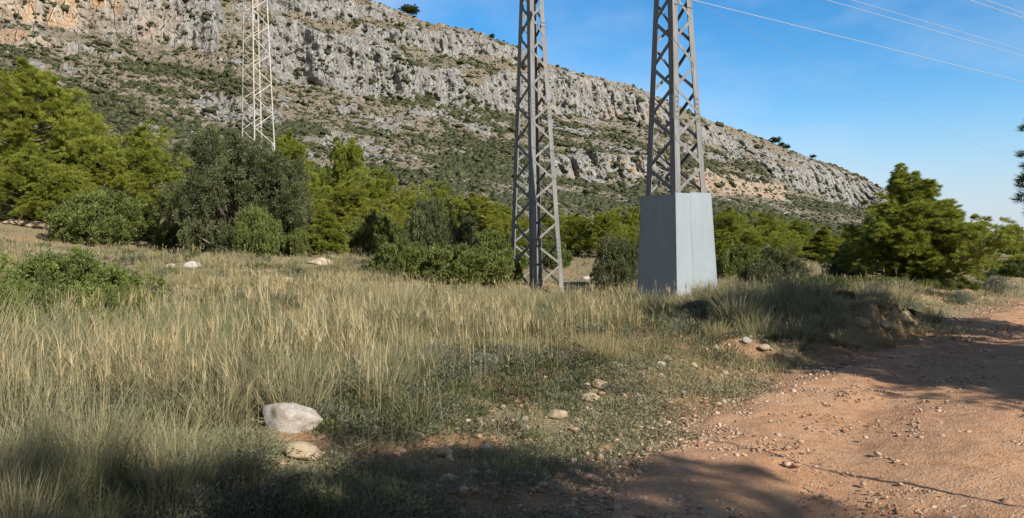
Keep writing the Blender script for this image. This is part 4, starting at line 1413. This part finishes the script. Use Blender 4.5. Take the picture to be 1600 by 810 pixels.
# fine stems with seed heads
def stems():
    rng = np.random.default_rng(401)
    out = []
    for n, d0, d1, hh in ((8100, 5.2, 13, .74), (11500, 11, 22, .60), (8700, 20, 30, .42)):
        x, y = field_pts(n, d0, d1, rng=rng)
        s = road_s(x, y)
        den = .6 * fbm(x * .4 + 9, y * .4, seed=402) + .6 * fbm(x * 1.9 + 9, y * 1.9, seed=403)
        keep = (rng.random(n) < sst(1.5, 3.0, s) * sst(.0, .5, den)) & clear_of_pylons(x, y)
        x, y = x[keep], y[keep]
        m = len(x)
        dist = np.hypot(x, y)
        z = ground_h(x, y)
        az = rng.normal(2.4, 1.2, m)
        lean = np.abs(rng.normal(.14, .12, m))
        L = hh * rng.uniform(.55, 1.15, m)
        W = 0.0022 + .00030 * dist
        g = np.clip(rng.normal(.5, .3, m) + .5 * fbm(x * .3, y * .3, seed=404), 0, 1)[:, None]
        tip = STRAW2 * g + (STRAW * .6 + RUST * .4) * (1 - g)
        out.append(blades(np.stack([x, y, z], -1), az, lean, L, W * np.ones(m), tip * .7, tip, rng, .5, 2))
        # the seed head: a wider drooping tuft on the last third
        a = lean * .75
        dirh = np.stack([np.cos(az), np.sin(az), np.zeros(m)], -1)
        P = np.stack([x, y, z], -1) + dirh * (L * .72 * np.sin(a))[:, None] + np.array([0, 0, 1.]) * (L * .72 * np.cos(a))[:, None]
        for q in range(3):
            out.append(blades(P, az + rng.normal(0, .9, m), np.abs(rng.normal(.35, .25, m)), L * rng.uniform(.16, .32, m), W * 1.5, tip * .95, tip * 1.05, rng, .8, 2))
    return join([(v, f, c) for v, f, c in out])
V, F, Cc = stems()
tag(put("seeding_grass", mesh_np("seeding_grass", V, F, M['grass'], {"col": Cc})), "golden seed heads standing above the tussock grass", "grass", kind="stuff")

# short thin grass, and the grey green creeping cover by the verge
def short_grass():
    rng = np.random.default_rng(501)
    out = []
    for n, d0, d1, hh in ((125000, 3.0, 12, .15), (112000, 10, 24, .18), (87000, 22, 60, .22)):
        x, y = field_pts(n, d0, d1, rng=rng)
        s = road_s(x, y)
        den = fbm(x * .9, y * .9, seed=502)
        keep = (rng.random(n) < sst(-.05, 1.0, s + .4 * den) * (.35 + .65 * sst(-.4, .2, den))) & clear_of_pylons(x, y)
        x, y = x[keep], y[keep]
        m = len(x)
        dist = np.hypot(x, y)
        z = ground_h(x, y) - .01
        g = np.clip(.45 + .6 * fbm(x * .4, y * .4, seed=503) + rng.normal(0, .25, m), 0, 1)[:, None]
        c = (STRAW * g + SAGE * (1 - g)) * rng.uniform(.7, 1.15, (m, 1))
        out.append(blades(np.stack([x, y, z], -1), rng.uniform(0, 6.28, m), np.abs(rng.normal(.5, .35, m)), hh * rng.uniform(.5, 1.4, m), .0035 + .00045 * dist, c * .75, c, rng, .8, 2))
    return join(out)
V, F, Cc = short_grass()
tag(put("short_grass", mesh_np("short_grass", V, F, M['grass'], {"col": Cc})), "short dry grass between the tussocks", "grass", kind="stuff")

def creeping():
    rng = np.random.default_rng(601)
    n = 16000
    x, y = field_pts(n, 3.1, 15, -50, 1420, rng=rng)
    s = road_s(x, y)
    den = fbm(x * .8, y * .8, seed=602)
    prob = sst(-.1, .4, s) * sst(5.2, 3.0, s) * sst(-.6, .0, den)
    keep = (rng.random(n) < prob) & clear_of_pylons(x, y)
    x, y = x[keep], y[keep]
    nb = 42
    ti = np.repeat(np.arange(len(x)), nb)
    m = len(ti)
    r = np.sqrt(rng.random(m)) * .15
    th = rng.uniform(0, 6.28, m)
    px, py = x[ti] + r * np.cos(th), y[ti] + r * np.sin(th)
    z = ground_h(x, y)[ti]
    c = np.where(rng.random(m)[:, None] < .5 + .45 * sst(.3, 1.6, s[keep][ti])[:, None], np.array([.205, .21, .13]), np.array([.34, .29, .18])) * rng.uniform(.7, 1.25, (m, 1))
    P = np.stack([px, py, z + rng.uniform(-.005, .05, m)], -1)
    D = nrm(np.stack([np.cos(th + rng.normal(0, 1, m)), np.sin(th + rng.normal(0, 1, m)), rng.uniform(.0, .9, m)], -1))
    V, F = leaf_cards(P, D, rng.uniform(.025, .06, m), rng.uniform(.007, .014, m), rng)
    return V, F, np.repeat(c, 4, 0)
V, F, Cc = creeping()
tag(put("creeping_cover", mesh_np("creeping_cover", V, F, M['grass'], {"col": Cc})), "grey green creeping plants matted along the verge", "ground cover", kind="stuff")

# low grey green herbs and dead tufts that break up the grass
def herbs():
    rng = np.random.default_rng(701)
    n = 9500
    x, y = field_pts(n, 4.0, 30, rng=rng)
    s = road_s(x, y)
    den = fbm(x * .6 + 4, y * .6, seed=702)
    keep = (rng.random(n) < sst(.6, 2.0, s) * sst(-.1, .4, den)) & clear_of_pylons(x, y)
    x, y = x[keep], y[keep]
    nt = len(x)
    dist = np.hypot(x, y)
    sz = np.clip(rng.lognormal(-1.75, .40, nt), .08, .42)
    nl = 170
    ti = np.repeat(np.arange(nt), nl)
    m = len(ti)
    d0 = nrm(rng.standard_normal((m, 3)))
    d0[:, 2] = np.abs(d0[:, 2])
    P = np.stack([x, y, ground_h(x, y)], -1)[ti] + d0 * (sz[ti] * rng.uniform(.3, 1, m) ** .6)[:, None] * np.array([1, 1, .85])
    D = nrm(d0 * .8 + rng.normal(0, .45, (m, 3)) + np.array([0, 0, .35]))
    pal = np.array([[.105, .120, .055], [.165, .175, .115], [.20, .205, .165], [.17, .125, .075], [.13, .15, .05]])
    k = rng.choice(5, nt, p=[.3, .28, .14, .14, .14])
    c = pal[k][ti] * rng.uniform(.6, 1.3, (m, 1))
    V, F = leaf_cards(P, D, (.028 + .0016 * dist[ti]) * rng.uniform(.6, 1.5, m), (.0065 + .0007 * dist[ti]) * rng.uniform(.7, 1.2, m), rng)
    return V, F, np.repeat(c, 4, 0)
V, F, Cc = herbs()
tag(put("low_herbs", mesh_np("low_herbs", V, F, M['grass'], {"col": Cc})), "low grey green and brown herbs among the grass", "undergrowth", kind="stuff")
